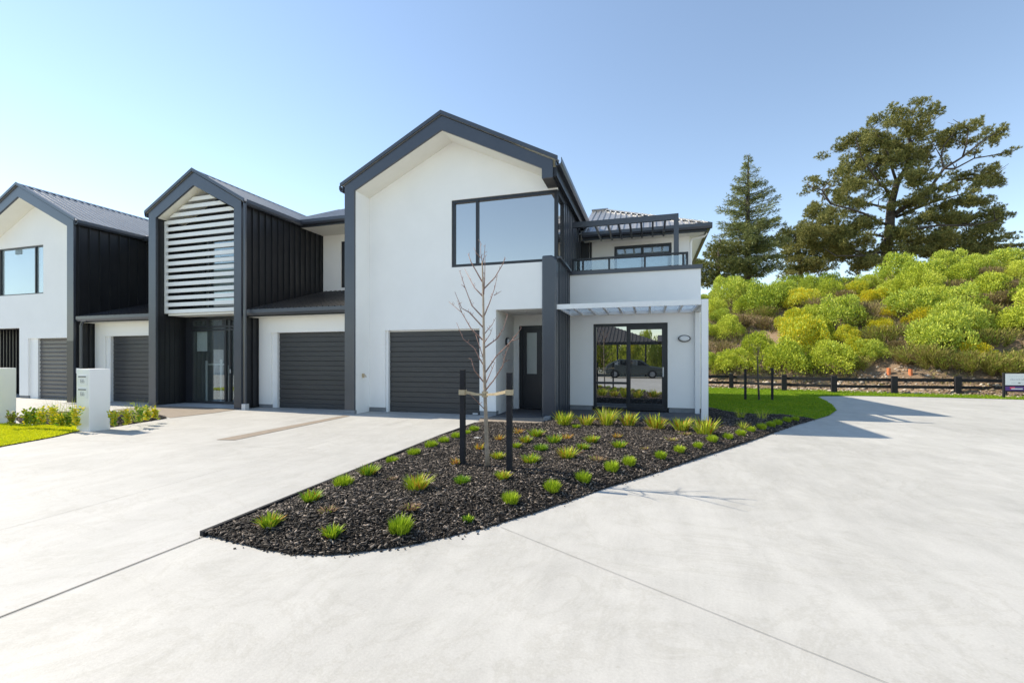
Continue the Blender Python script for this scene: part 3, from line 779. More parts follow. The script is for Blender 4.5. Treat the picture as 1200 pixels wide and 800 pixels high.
# slatted screen: dark-free white battens with a left upright
sc = MB(); SY = 10.30; zb = 2.80
sc.box(XL + .30, XL + .37, SY, SY + .07, zb, 5.62)
pit2, sh = .2087, .112; k = 0
def lim(z):   # half width free under the sloping soffit
    return max(0., (6.43 - z) / (6.48 - 5.66) * (XA - XL - .29))
while True:
    z = zb + k * pit2; k += 1
    if z + sh > 6.30: break
    xa0, xb0 = max(XL + .372, XA - lim(z)), min(XR - .315, XA + lim(z))
    xa1, xb1 = max(XL + .372, XA - lim(z + sh)), min(XR - .315, XA + lim(z + sh))
    sc.prism([(xa0, z), (xb0, z), (xb1, z + sh), (xa1, z + sh)], 'Y', SY + .005, SY + .045)
sc.build('slat_screen', M['white'], B)
b = MB(); b.box(XL + .37, XR - .32, SY + .07, YD - .01, 2.74, 2.795); b.build('screen_soffit', M['stucco'], B)
# entry glazing
fz = MB()
xs0, xs1 = -14.25 + .0, XR - .312
b = MB(); b.box(-14.20, -14.0 + .02, YD - .02, YD + .1, .02, 2.74); b.build('entry_jamb', M['black'], B)
dr = window(B, 'Y', YD, -1, -13.98, XR - .33, .02, 2.70, mull=(-12.60, -12.42), trans=[(-13.92, XR - .39, 2.32), (-13.92, XR - .39, 2.42)], fr=.07, pane=M['glass_clear'], name='entry_door')
b = MB()
for x in (-13.36, -12.72): b.box(x, x + .08, YD + .004, YD + .08, 2.45, 2.63)
b.build('transom_bar', M['black'], dr)
b = MB(); b.tube([(-12.33, YD - .05, .98), (-12.33, YD - .05, 1.10)], [.018, .018], 8); b.build('handle', M['greywhite'], dr)
# hall behind the glass
b = MB(); b.box(-14.2, XR - .35, 13.85, 13.9, .02, 2.8); b.box(-11.42, -11.36, YD + .15, 13.85, .02, 2.8); b.box(-14.2, -11.36, YD + .16, 13.85, 2.8, 2.86); b.build('hall_wall', M['stucco'], B)
b = MB(); b.box(-13.90, -13.45, YD + .13, YD + .15, 1.66, 2.28); b.build('pale_panel', M['whiteblind'], B)  # plain bright panel just behind the entry glass
b = MB(); b.box(-13.44, -13.24, YD + .10, YD + .30, 1.64, 2.30); b.build('meter_box', M['black'], B)
st = MB()
for i in range(9): st.box(-13.2 + i * .0, -12.5, 12.2 + i * .18, 13.8, .02 + i * .17, .02 + i * .17 + .165)
st.build('stair', M['tile_floor'], B)
b = MB(); b.tube([(-13.55, YD + .17, .05), (-13.55, YD + .17, 1.36)], [.03, .03], 8)
b.tube([(-13.5, YD + .2, 1.24), (-12.75, YD + .2, 1.24), (-12.67, YD + .2, 1.17), (-12.67, YD + .2, .05)], [.022] * 4, 8)
b.tube([(-12.95, YD + .17, .05), (-12.95, YD + .17, 1.40)], [.032, .032], 8); b.build('handrail', M['white'], B)
b = MB(); b.box(-13.92, -13.2, YD + .3, YD + .32, .05, 1.25); b.build('glass_balustrade', M['glass_blind'], B)
# downpipe at the right corner with pale foot
b = MB(); b.tube([(-10.76, 9.98, 5.72), (-10.76, 9.98, .16)], [.038, .038], 12); b.build('downpipe', M['trim'], B)
b = MB(); b.box(-10.82, -10.69, 9.91, 10.05, 0, .17); b.build('downpipe_foot', M['greywhite'], B, bevel=.01)
# link garages either side
def link_garage(P, xl, xr, dx0, dx1, tag_):
    yw = 10.62
    b = MB(); b.wall('Y', yw, yw + .2, xl, xr, .10, 2.60, [(dx0 - .17, dx1, -1, 2.17)]); b.build('garage_wall', M['stucco'], P)
    b = MB(); b.box(xl, dx0 - .17, yw + .015, yw + .2, 0, .10); b.build('plinth', M['plinth'], P)
    b = MB(); b.box(dx0 - .17, dx0, yw + .06, yw + .2, 0, 2.17); b.build('door_frame', M['white'], P)
    panel_door(P, dx0, dx1, .01, 2.165, yw + .14, 8)
    b = MB(); b.box(xl, xr, 10.20, 10.24, 2.60, 2.76); b.build('eave_fascia', M['cladding'], P)
    b = MB(); b.box(xl, xr, 10.24, yw + .0, 2.60, 2.63); b.build('eave_soffit', M['soffit'], P)
    ln = math.hypot(13.36 - 10.14, 3.76 - 2.80)
    ribroof((xl, 10.14, 2.80), (xr, 10.14, 2.80), (0, 13.36 - 10.14, 3.76 - 2.80), ln, pitch=.19, rib=.025).build('lean_to_roof', M['cladding'], P)
    gutter(P, (xl, 10.20, 2.775), (xr, 10.20, 2.775), (0, -1, 0), .12, .14)
    # upper storey set back
    b = MB(); b.wall('Y', 13.36, 13.55, xl, xr, 3.6, 5.72, [(xr - 2.66, xr - .6, 3.87, 5.46)] if tag_ == 'r' else [(xl + .8, xl + 2.0, 3.87, 5.46)]); b.build('upper_wall', M['stucco'], P)
    if tag_ == 'r': window(P, 'Y', 13.40, -1, xr - 2.66, xr - .6, 3.87, 5.46, mull=(xr - 1.4,), fr=.08, pane=M['glass_dark'])
    else: window(P, 'Y', 13.40, -1, xl + .8, xl + 2.0, 3.87, 5.46, fr=.08, pane=M['glass_dark'])
    b = MB(); b.box(xl, xr, 12.27, 13.36, 5.70, 5.725); b.build('upper_soffit', M['soffit'], P)
    b = MB(); b.box(xl, xr, 12.22, 12.265, 5.68, 5.86); b.build('upper_fascia', M['black'], P)
    gutter(P, (xl, 12.22, 5.87), (xr, 12.22, 5.87), (0, -1, 0), .12, .13)
    lu = math.hypot(2.9, 1.32)
    ribroof((xl - .8, 12.16, 5.88), (xr + 1.2, 12.16, 5.88), (0, 2.9, 1.32), lu, pitch=.21).build('upper_roof', M['roof'], P)
link_garage(B, -10.94, -7.55, -10.33, -7.6, 'r')
link_garage(B, -17.86, -14.58, -17.20, -14.9, 'l')
b = MB(); b.tube([(-17.40, 10.13, 2.66), (-17.60, 10.13, 2.64), (-17.68, 10.13, 2.5), (-17.68, 10.13, .1)], [.038] * 4, 10); b.build('downpipe', M['trim'], B)

# ================================================================== LEFT TOWNHOUSE
Cc = thing('townhouse', (-20.7, 10.05, 0), 'leftmost white townhouse, wide upstairs window above a ribbed grey garage door', 'townhouse', 'joined modern townhouses')
XL, XR, XA = -23.55, -17.91, -20.73
outer = [(XL, 5.46), (XL, 5.90), (XA, 7.33), (XR, 5.90), (XR, 0)]
inner = [(XL + .31, 5.46), (XL + .31, 5.75), (XA, 6.97), (XR - .31, 5.75), (XR - .31, 0)]
gable_frame(Cc, outer, inner, Y2, .06)
b = MB(); b.box(XR - .312, XR + .002, Y2 - .004, Y2 - .001, 0, 2.0); b.build('post_cladding', M['cladding'], Cc)
gable_roof(Cc, XL - .1, XA, XR + .10, 5.91, 7.39, 5.91, Y2 - .02, 17)
gutter(Cc, (XR + .06, Y2, 5.90), (XR + .06, 15, 5.90), (1, 0, 0), .13, .13)
clad('X', XR, 1, Y2 + .062, 17, 0, 5.86, pitch=.3).build('side_cladding', M['cladding'], Cc)
b = MB(); b.strip([(XL + .31, 5.83), (XA, 7.05), (XR - .31, 5.83)], [(XL + .31, 5.75), (XA, 6.97), (XR - .31, 5.75)], 'Y', Y2 + .062, YW - .001); b.build('soffit', M['soffit'], Cc)
b = MB(); b.wall('Y', YW, YW + .2, XL + .31, XR - .31, .1, 5.75, [(-23.05, -20.55, 3.73, 5.46), (-24, -21.86, -1, 2.54), (-21.38, -19.3, -1, 2.15)])
b.prism([(XL + .31, 5.75), (XR - .31, 5.75), (XA, 6.97)], 'Y', YW, YW + .2)
b.build('wall', M['stucco'], Cc)
b = MB(); b.box(XR - .31, XR - .1, Y2 + .062, YW + .2, 0, 5.75); b.build('reveal_wall', M['stucco'], Cc)
for q in ((-21.86, -21.38, YW + .015, YW + .2, 0, .1), (-19.3, -18.22, YW + .015, YW + .2, 0, .1)):
    b = MB(); b.box(*q); b.build('plinth', M['plinth'], Cc)
b = MB(); b.box(-21.38, -20.95, YW + .06, YW + .2, 0, 2.15); b.build('door_frame', M['white'], Cc)
panel_door(Cc, -20.95, -19.3, .01, 2.15, YW + .13, 15, m=M['garage_ribbed'], mid=False, groove=.03)
window(Cc, 'Y', YW + .03, -1, -23.05, -20.55, 3.73, 5.46, mull=(-21.05,), fr=.042, pane=M['glass_blind'], blind=M['whiteblind'], blind_gap=-.025)
clad('X', XL, -1, YW + .2, 17, 2.7, 5.86, pitch=.3).build('side_cladding', M['cladding'], Cc)
clad('Y', 11.9, -1, -28, -21.6, 0, 2.75, pitch=.2, th=.05).build('porch_cladding', M['cladding'], Cc)
b = MB(); b.box(-21.86, -21.80, YW + .2, 11.9, 0, 2.6); b.box(-28, -21.8, YW + .2, 11.9, 2.6, 2.66); b.build('porch_lining', M['cladding'], Cc)
b = MB(); b.box(-17.86, -17.74, 10.09, 10.2, .95, 1.12); b.build('meter_box', M['greywhite'], Cc)

# ================================================================== letterbox and low wall
L = thing('letterbox', (-10.54, 6.25, 0), 'white rendered letterbox pillar with two mail slots by the driveway', 'letterbox')
b = MB(); b.box(-10.73, -10.365, 6.07, 6.43, 0, 1.215); b.build('body', M['stucco'], L, bevel=.008)
for z in (1.01, .76):
    b = MB(); b.box(-10.685, -10.415, 6.062, 6.0685, z - .115, z + .09); p = b.build('slot_panel', M['white'], L, bevel=.004)
    b = MB(); b.box(-10.655, -10.445, 6.056, 6.0615, z + .045, z + .065); b.build('mail_slot', M['dark_ink'], p)
    b = MB()
    for x in (-10.60, -10.54): # worn, unreadable two-figure number
        b.box(x, x + .012, 6.058, 6.0615, z - .065, z + .005); b.box(x + .012, x + .04, 6.058, 6.0615, z - .007, z + .005); b.box(x + .012, x + .04, 6.058, 6.0615, z - .036, z - .024); b.box(x + .012, x + .04, 6.058, 6.0615, z - .065, z - .053); b.box(x + .040, x + .05, 6.058, 6.0615, z - .065, z - .02)
    b.build('number', M['grey_ink'], p)
b = MB(); b.box(-13.68, -13.3, 6.07, 6.43, 0, 1.215)
tag(b.build('rendered_pillar', M['stucco'], bevel=.008), 'plain white rendered pillar at the far left corner of the lawn', 'pillar')

# ------------------------------------------------------------------ bed plants
ORD = ['first', 'second', 'third', 'fourth', 'fifth', 'sixth', 'seventh', 'eighth', 'ninth', 'tenth', 'eleventh', 'twelfth', 'thirteenth', 'fourteenth', 'fifteenth', 'sixteenth', 'seventeenth', 'eighteenth', 'nineteenth', 'twentieth']
def tuft(name, c, w, hgt, n, mats, shares, spread=.8, wid=.008, droop=.4, seed=0, dome=False):
    rng = np.random.default_rng(seed)
    a = rng.uniform(0, 2 * math.pi, n); r = np.sqrt(rng.random(n)) * w * .28
    if dome:
        r = np.sqrt(rng.random(n)) * w * .42
    P = np.c_[np.cos(a) * r, np.sin(a) * r, rng.uniform(-.01, .005, n)]
    lean = rng.random(n) * spread
    D = np.c_[np.cos(a) * lean + rng.normal(size=n) * .12, np.sin(a) * lean + rng.normal(size=n) * .12, np.ones(n)]
    L = rng.uniform(.55, 1.05, n) * hgt * np.sqrt(1 + lean ** 2 * .5)
    if dome: L *= np.sqrt(np.maximum(.25, 1 - (r / (w * .5)) ** 2))
    V, T = blades(P, D, L, rng.uniform(.6, 1.3, n) * wid, rng, droop)
    mi = np.repeat(rng.choice(len(mats), n, p=shares), 3)
    me = np_mesh(name, V, 3, T, [M[k] for k in mats], mi)
    o = link(name, me); o.location = c; o.rotation_euler = (0, 0, rng.uniform(0, 6))
    return o
seed = 100
def plant(px, py, w, style, label, group, name, surface=on_bed, hs=1.):
    """px, py: base centre in the photo, w: width in photo pixels"""
    global seed
    seed += 1
    c = surface(px, py); d = -c.x * SN + c.y * CS; W = w * d / F
    if style == 'mound': o = tuft(name, c, W, W * .62 * hs, 520, ['tuft'], [1.], .62, .006 + W * .010, .2, seed, True)
    elif style == 'deep': o = tuft(name, c, W, W * .7 * hs, 260, ['tuft_deep', 'tuft'], [.7, .3], .95, .008 + W * .012, .3, seed, True)
    elif style == 'grass': o = tuft(name, c, W, W * .62 * hs, 190, ['tuft', 'tuft_deep', 'tuft_orange'], [.62, .28, .10], 1.0, .009 + W * .010, .4, seed)
    elif style == 'tipped': o = tuft(name, c, W, W * .68 * hs, 190, ['tuft', 'flax_y', 'tuft_orange'], [.62, .23, .15], 1.0, .009 + W * .010, .4, seed)
    elif style == 'orange': o = tuft(name, c, W, W * .62 * hs, 60, ['tuft_orange', 'flax_y', 'tuft_dry'], [.5, .25, .25], 1.1, .012, .5, seed)
    elif style == 'dry': o = tuft(name, c, W, W * .35 * hs, 120, ['tuft_dry', 'tuft'], [.85, .15], 1.6, .008, .7, seed)
    elif style == 'flax': o = tuft(name, c, W, W * .95 * hs, 105, ['flax_y', 'tuft', 'tuft_orange'], [.45, .45, .10], .85, .023, .45, seed)
    elif style == 'wisp': o = tuft(name, c, W, W * 1.1 * hs, 60, ['tuft', 'flax_y'], [.5, .5], .8, .006, .6, seed)
    return tag(o, label, 'plant', group)
G1 = 'bright green tufts along the driveway edge of the bed'
for i, (px, py, w) in enumerate([(316, 617, 26), (364, 588, 23), (402, 569, 22), (431.5, 557, 22), (459.5, 542, 14), (485, 533, 15), (505, 524, 15), (520, 518.5, 13), (534.5, 513, 12), (547, 508.5, 9), (555.5, 505, 12)]):
    plant(px, py, w, 'grass' if i in (0, 1, 3) else 'mound', f'bright green tuft beside driveway edging, {ORD[i]} from the bed\'s front corner', G1, 'green_tuft', hs=1.1)
G2 = 'round lime tufts along the street edge of the bed'
street = [(389, 629, 24, 'grass'), (469, 624, 24, 'mound'), (548, 611, 13, 'deep'), (598, 590, 17, 'mound'), (647, 576, 17, 'mound'), (683.5, 565, 16, 'mound'), (716.5, 552, 15, 'mound'), (737, 545, 14, 'mound'), (774, 537.5, 12, 'mound'), (796, 530, 11, 'mound'), (817.5, 525, 9.5, 'mound'), (834.5, 518, 11, 'mound'), (853, 514.5, 9.5, 'mound'), (868, 510.5, 10, 'mound'),
          (880, 506, 8.5, 'mound'), (892.5, 503, 9.5, 'mound'), (903.5, 500, 9, 'mound'), (911.5, 498, 9, 'mound'), (922.5, 495, 8, 'mound'), (932, 493, 7.5, 'mound')]
for i, (px, py, w, st) in enumerate(street):
    extra = 'shaded ' if i >= 14 else ''
    plant(px, py, w, st, f'{extra}round lime tuft near the street kerb, {ORD[i]} from the front corner', G2, 'round_tuft', hs=1.55 if st == 'mound' else .95)
mid = [(488, 574, 30, 'tipped', 'yellow and orange tipped tuft alone in the wide front half of bed'),
       (541, 566, 17, 'deep', 'deep green tuft just left of the thin tree\'s left stake foot'),
       (535, 544, 15, 'orange', 'low orange seedling at the foot of the left stake'),
       (385, 600, 25, 'dry', 'sparse reddish dry seedling behind the frontmost tufts'),
       (459, 563, 16, 'dry', 'small sparse reddish seedling close to the driveway edge tufts'),
       (481, 597, 25, 'dry', 'sparse brown seedling between two front lime tufts'),
       (589, 562, 17, 'tipped', 'upright green tuft with yellow spikes at the right stake foot'),
       (583, 538, 15, 'tipped', 'green tuft between the tree trunk and the right stake'),
       (622, 543, 21, 'grass', 'broad spiky green tuft right of the right stake'),
       (664.5, 537, 23, 'tipped', 'large spiky tuft with orange tips in mid bed'),
       (605, 525, 12, 'grass', 'small green tuft half behind the right stake'),
       (616, 519, 15, 'tipped', 'yellow tipped green tuft behind the right stake'),
       (628, 512, 18, 'grass', 'green tuft closest to the tan porch paving'),
       (634, 528, 15, 'deep', 'low deep green tuft in the middle of the bed'),
       (649, 519, 19, 'grass', 'wide green tuft joined to an orange tipped neighbour'),
       (663.5, 515, 14, 'orange', 'orange tipped tuft touching a wide green tuft'),
       (693.5, 519, 16, 'tipped', 'golden yellow tuft left of the middle of the bed'),
       (683, 527, 15, 'grass', 'bright green tuft just in front of golden yellow one'),
       (585, 516, 14, 'orange', 'sparse orange seedling right of the thin trunk'),
       (606.5, 508, 13, 'orange', 'sparse orange seedling beside the tan porch paving'),
       (562, 527, 15, 'orange', 'sparse orange seedling left of the thin trunk'),
       (675, 502, 10, 'grass', 'small green tuft in front of two flax clumps'),
       (725.5, 525, 17, 'grass', 'green tuft below a small orange seedling in mid bed'),
       (723, 513, 12, 'orange', 'small orange seedling in front of the glass sliding door'),
       (700, 540, 21, 'dry', 'flat dry straw coloured plant in mid bed'),
       (755, 527, 12, 'dry', 'small dry plant between lime tufts and sliding door'),
       (787, 517, 17, 'dry', 'flat dry reddish plant in front of the right flax'),
       (761, 504, 15, 'dry', 'low brown dead clump at the foot of a flax'),
       (802, 510, 16, 'dry', 'fan of dead reddish leaves below the flax row'),
       (871, 503, 11, 'wisp', 'wispy pale plant in the shaded tail of the bed'),
       (868, 490, 13, 'wisp', 'wispy clump at the lawn edge, left of two'),
       (893, 491, 15, 'wisp', 'wispy clump at the lawn edge, right of two')]
for (px, py, w, st, lb) in mid: plant(px, py, w, st, lb, None, 'bed_plant')
G3 = 'flax clumps in front of the end house'
for i, (px, py, w, h_) in enumerate([(661, 498, 24, .8), (687, 498, 21, .75), (711, 498.5, 23, 1.08), (736.5, 499, 22, .95), (769, 502.5, 27, .78), (799, 505, 22, .9), (826, 509, 28, .88)]):
    plant(px, py, w, 'flax', f'variegated yellow flax clump under the awning, {ORD[i]} from the dark fin', G3, 'flax_clump', hs=h_)
# hedge plants beside the letterbox
def leafy(name, c, w, hgt, mats, shares, sd, n=170):
    rng = np.random.default_rng(sd); k = 6
    ls = []
    V = []; mi = []
    for s in range(k):
        a = rng.uniform(0, 6.28); top = np.array([math.cos(a) * w * .4 * rng.random(), math.sin(a) * w * .4 * rng.random(), hgt * rng.uniform(.65, 1.)])
        t = rng.uniform(.12, 1, n // k)[:, None]
        P = top * t + rng.normal(size=(n // k, 3)) * .012
        D = np.c_[rng.normal(size=(n // k, 2)), rng.uniform(.2, 1.1, n // k)]
        V.append(leaf_quads(P, D, rng.uniform(.05, .085, n // k), rng.uniform(.025, .04, n // k), rng))
        mi.append(rng.choice(len(mats), n // k, p=shares))
    V = np.concatenate(V)
    return (V, np.concatenate(mi))
def on_garden(px, py):
    p = at_z(px, py, .08); return p
hed = [(13, 500, 13, 17, 'o'), (30, 499, 13, 19, 'g'), (39.5, 499, 11, 22, 'g'), (50, 499.5, 15, 23, 'y'), (63, 500, 14, 27, 'y'), (72, 501, 12, 15, 'y'), (80, 501, 12, 20, 'g'), (90, 502, 13, 30, 'y'),
       (133, 501, 14, 21, 'y'), (150, 499, 12, 20, 'y'), (163, 497, 15, 25, 'g'), (172, 494, 10, 20, 'y'), (182, 491.5, 9, 14, 'y')]
for i, (px, py, w, hh, t) in enumerate(hed):
    c = on_garden(px, py); d = -c.x * SN + c.y * CS; s = d / F
    mt, sh = {'o': (['leaf_olive', 'leaf_green'], [.6, .4]), 'g': (['leaf_green', 'tuft_deep', 'leaf_yellow'], [.6, .3, .1]), 'y': (['leaf_yellow', 'leaf_lime', 'tuft_deep'], [.45, .38, .17])}[t]
    V, mi = leafy('hedge_plant', c, w * s, hh * s, mt, sh, 400 + i)
    me = np_mesh('hedge_plant', V, 4, np.arange(len(V)), [M[k] for k in mt], mi)
    o = link('hedge_plant', me); o.location = c
    side = f'{ORD[i]} from the plain white pillar' if i < 8 else f'{ORD[i - 8]} to the right of the letterbox'
    tag(o, {'o': 'grey green', 'g': 'dark green', 'y': 'yellow green'}[t] + f' young hedge plant, {side}', 'plant', 'young hedge plants by the letterbox')
for (px, py, w, h_, lb) in [(160, 493, 30, .95, 'arching grassy clump behind the hedge plants right of letterbox'), (85, 492, 14, 1.9, 'upright grassy clump just left behind the letterbox'), (65, 494, 18, 1.7, 'thin tall grass clump in the hedge left of letterbox')]:
    plant(px, py, w, 'wisp', lb, None, 'grass_clump', surface=on_garden, hs=h_)

# little fittings at the bed
dsk = at_z(560, 513.5, .10)
t = MB(); t.tube([dsk + Vector((0, 0, -.06)), dsk + Vector((0, 0, .012)), dsk + Vector((0, 0, .02))], [.07, .07, .06], 20)
tag(t.build('ground_cap', M['white']), 'small flat white service cap lying in the bark behind the thin tree', 'service cap')
dsk = at_z(563, 507, .09)
t = MB(); t.tube([dsk + Vector((0, 0, -.06)), dsk + Vector((0, 0, .012)), dsk + Vector((0, 0, .02))], [.06, .06, .05], 20)
tag(t.build('ground_cap', M['greywhite']), 'small grey service cap in the bark nearest the porch paving', 'service cap')
c = at_z(641, 493, .03); t = MB(); t.box(c.x - .06, c.x + .07, c.y - .06, c.y + .1, .0, .13)
tag(t.build('concrete_block', M['plinth'], bevel=.01), 'small grey concrete block at the foot of the dark fin', 'block')
p, q = at_z(644, 499, .07), at_z(649.5, 494, .07); t = MB(); t.bar(p, q, .045, .03)
tag(t.build('white_batten', M['white']), 'short white plastic strip lying beside the tan paving', 'strip')

# ------------------------------------------------------------------ young tree with stakes
tb = on_bed(571.5, 547); YT = tb.y
def tp(px, py, dy=0.): return at_y(px, py, YT + dy)
T = thing('young_tree', tb, 'thin bare young tree tied between two black stakes in the bed', 'tree')
trunk = [(571.5, 549), (570.5, 530), (569.8, 500), (568.3, 460), (567.4, 430), (567, 400), (566.3, 350), (565.6, 318), (565, 306)]
b = MB(); b.tube([tp(x, y) for x, y in trunk], [.031, .026, .024, .021, .018, .016, .013, .010, .007], 10)
b.build('trunk', M['birch'], T, smooth=True)
BR = [[(565, 306), (563.6, 298), (563, 283)], [(565.5, 310), (567.5, 300), (568.6, 286)], [(566.8, 345), (568, 325), (568.5, 300)],
      [(565, 330), (552, 307), (548.5, 297)], [(563, 302), (558, 296), (555, 290)], [(565.5, 347), (556, 337), (544.5, 315)], [(566, 372), (553, 358), (545, 337), (538.5, 317)], [(545, 337), (540.5, 333)],
      [(566.5, 384), (550, 366), (541, 361), (533, 342)], [(566.5, 399), (552, 385), (541, 366), (526, 353.5)], [(541, 366), (536, 352)], [(566.8, 428), (562, 420), (556, 408), (543, 397), (535, 378)],
      [(567.2, 448), (556, 434), (552, 420)], [(568.5, 480), (557, 468), (549, 460)], [(566.5, 339), (580, 325), (590, 308), (591.5, 301)], [(566.6, 372), (574, 354), (579.5, 338), (583, 322)], [(579, 346), (587.5, 341)],
      [(567, 392), (577, 380), (581, 372)], [(567.2, 402), (574, 392), (577, 384)], [(567.3, 408), (582, 397), (590, 385), (595, 368)], [(582, 397), (588, 391)], [(567.8, 438), (581, 418), (597, 402), (607, 390), (611, 384)],
      [(568.2, 458), (578, 446), (589, 429), (592, 416), (597, 404)], [(591, 424), (597.5, 421)], [(589, 415), (592, 418)], [(600, 399), (608, 397)], [(568, 452), (575, 436), (580, 424)], [(566.6, 420), (560, 400), (557.5, 392)]]
b = MB(); rg = random.Random(5)
for br in BR:
    k = rg.uniform(-.35, .35); n = len(br); L = sum(math.dist(br[i], br[i + 1]) for i in range(n - 1))
    pts = []; acc = 0
    for i, (x, y) in enumerate(br):
        if i: acc += math.dist(br[i - 1], br[i])
        pts.append(tp(x, y, k * acc / max(L, 1) if br[0][0] > 563 and br[0][0] < 570 else 0))
    r0 = .0085 if L > 30 else .006
    b.tube(pts, [r0 * (1 - .68 * i / (n - 1)) for i in range(n)], 6)
    for i in range(n - 1):          # buds and spurs
        for s in range(int(math.dist(br[i], br[i + 1]) / 7)):
            u = rg.random(); p = pts[i].lerp(pts[i + 1], u)
            b.tube([p, p + Vector((rg.uniform(-.03, .03), rg.uniform(-.03, .03), rg.uniform(.01, .04)))], [.0035, .0018], 4)
b.build('branches', M['twig'], T, smooth=True)
stk = []
for (x0, x1, y0, y1, lb) in [(539, 545.5, 433, 545, 'square black timber stake left of the thin bare tree'), (593.5, 600.5, 436.5, 553, 'square black timber stake right of the thin bare tree')]:
    base = on_bed((x0 + x1) / 2, y1); d = -base.x * SN + base.y * CS; zt = EYE + (HY - y0) / F * d; w = (x1 - x0 - .8) * d / F
    b = MB(); b.box(base.x - w / 2, base.x + w / 2, base.y - w / 2, base.y + w / 2, -.15, zt)
    o = b.build('tree_stake', M['stake'], bevel=.004); tag(o, lb, 'stake', 'stakes of the young tree'); stk.append((base, w))
for i, (s, w) in enumerate(stk):
    zt = EYE + (HY - 459) / F * (-s.x * SN + s.y * CS); zr = tp(567.8, 462).z; tx = tp(568.3, 462)
    b = MB(); dx = w / 2 + .008
    for (ax, bx_, ay, by) in ((-dx, dx, -dx, -dx + .008), (-dx, dx, dx - .008, dx), (-dx, -dx + .008, -dx + .009, dx - .009), (dx - .008, dx, -dx + .009, dx - .009)):
        b.box(s.x + ax, s.x + bx_, s.y + ay, s.y + by, zt - .035, zt + .025)
    sg = 1 if i == 0 else -1
    a = Vector((s.x + sg * dx, s.y - .01, zt)); mid_ = a.lerp(tx, .5) + Vector((0, 0, -.012)); e_ = tx + Vector((-sg * .03, -.03, 0))
    b.bar(a, mid_, .01, .035); b.bar(mid_, e_, .01, .028); b.tube([tx + Vector((0, 0, -.03 + .035 * i)), tx + Vector((0, 0, .0 + .035 * i))], [.038, .038], 10)
    tag(b.build('tree_tie', M['tie']), f'jute tie strap from the {"left" if i == 0 else "right"} stake to the thin trunk', 'tie', 'jute ties of the young tree')

# lawn sapling with two stakes
sp = at_z(889, 469, .012)
T2 = thing('young_tree', sp, 'slim dark sapling between two black stakes on the lawn', 'tree')
b = MB(); b.tube([at_y(889.5, 469, sp.y), at_y(888.6, 450, sp.y), at_y(888, 430, sp.y), at_y(888.2, 405, sp.y)], [.035, .03, .022, .01], 8); b.build('trunk', M['bark'], T2)
b = MB()
for (x, y, x2, y2) in [(888.2, 425, 882, 410), (888, 432, 895, 415), (888.1, 415, 892, 402), (888, 420, 880, 402), (888, 436, 882, 424)]:
    b.tube([at_y(x, y, sp.y), at_y(x2, y2, sp.y + rg.uniform(-.3, .3))], [.009, .004], 5)
b.build('branches', M['twig'], T2)
for (x, y0, y1, lb) in [(873.5, 432.5, 468.5, 'black stake left of the lawn sapling near the fence'), (905, 431, 469, 'black stake right of the lawn sapling near the fence')]:
    p = at_z(x, y1, .012); d = -p.x * SN + p.y * CS; zt = EYE + (HY - y0) / F * d
    b = MB(); b.box(p.x - .035, p.x + .035, p.y - .035, p.y + .035, -.1, zt); tag(b.build('tree_stake', M['stake'], bevel=.004), lb, 'stake', 'stakes of the lawn sapling')

# ------------------------------------------------------------------ fence
FB = [at_z(806, 454.2), at_z(857, 455.2), at_z(919, 458), at_z(977.5, 460.2), at_z(1048, 461.4), at_z(1122.5, 462.2), at_z(1204, 464), at_z(1300, 467)]
FE = thing('post_and_rail_fence', FB[3], 'low black timber post and rail fence at the foot of bank', 'fence')
dirf = (FB[6] - FB[1]).normalized(); nf = Vector((-dirf.y, dirf.x, 0))
for p in FB:
    b = MB(); q = [p + dirf * sx * .10 + nf * sy * .08 for sx, sy in ((-1, -1), (1, -1), (1, 1), (-1, 1))]
    b.prism([(v.x, v.y) for v in q], 'Z', -.1, .72); b.build('post', M['stake'], FE, bevel=.012)
for (za, zb) in ((.50, .63), (.22, .34)):
    b = MB()
    for i in range(len(FB) - 1):
        b.bar(FB[i] + nf * .11 + Vector((0, 0, (za + zb) / 2)), FB[i + 1] + nf * .11 + Vector((0, 0, (za + zb) / 2)), .045, zb - za)
    b.build('rail', M['stake'], FE)

# ------------------------------------------------------------------ sign board
sb = at_z(1177, 466.2, .012); dS = -sb.x * SN + sb.y * CS; u = F / dS
right = Vector((CS, SN, 0)); back = Vector((-SN, CS, 0))
SG = thing('sign_board', sb, 'white estate agent style board with purple strip in front of the black fence', 'sign')
def sq(m, x0, x1, y0, y1, dep, th):
    """rectangle in photo-scale units on the board plane, th thick"""
    a = sb + right * ((x0 - 1177) / u) + back * dep; bb = sb + right * ((x1 - 1177) / u) + back * dep
    z0, z1 = EYE - (y1 - HY) / u, EYE - (y0 - HY) / u
    m.prism([(v.x, v.y) for v in (a, bb, bb + back * th, a + back * th)], 'Z', z0, z1)
m = MB(); sq(m, 1176, 1178, 436.5, 466.4, 0, .05); sq(m, 1217, 1219, 436.5, 466.4, 0, .05); sq(m, 1178, 1217, 436.5, 437.6, 0, .05); sq(m, 1178, 1217, 451.3, 452.4, 0, .05); sq(m, 1178, 1217, 457.6, 459, 0, .05)
sq(m, 1196.5, 1198.2, 459, 463, .5, .05); sq(m, 1196.5, 1198.2, 457.2, 459, .051, .5)
m.build('frame', M['stake'], SG)
m = MB(); sq(m, 1178, 1217, 437.6, 451.3, .02, .01); pn = m.build('panel', M['white'], SG)
m = MB(); rg2 = random.Random(2)
for (y0, y1, xa, xb, w) in ((440.6, 441.2, 1184, 1212, .5), (443.0, 445.6, 1184.5, 1211, .35), (448.2, 448.7, 1186, 1208, .9)):
    x = xa
    while x < xb:
        hh = rg2.uniform(.5, 1); sq(m, x, x + w, y1 - (y1 - y0) * hh, y1, .016, .0035); x += w + rg2.uniform(.5, 1.3)
m.build('lettering', M['grey_ink'], pn)
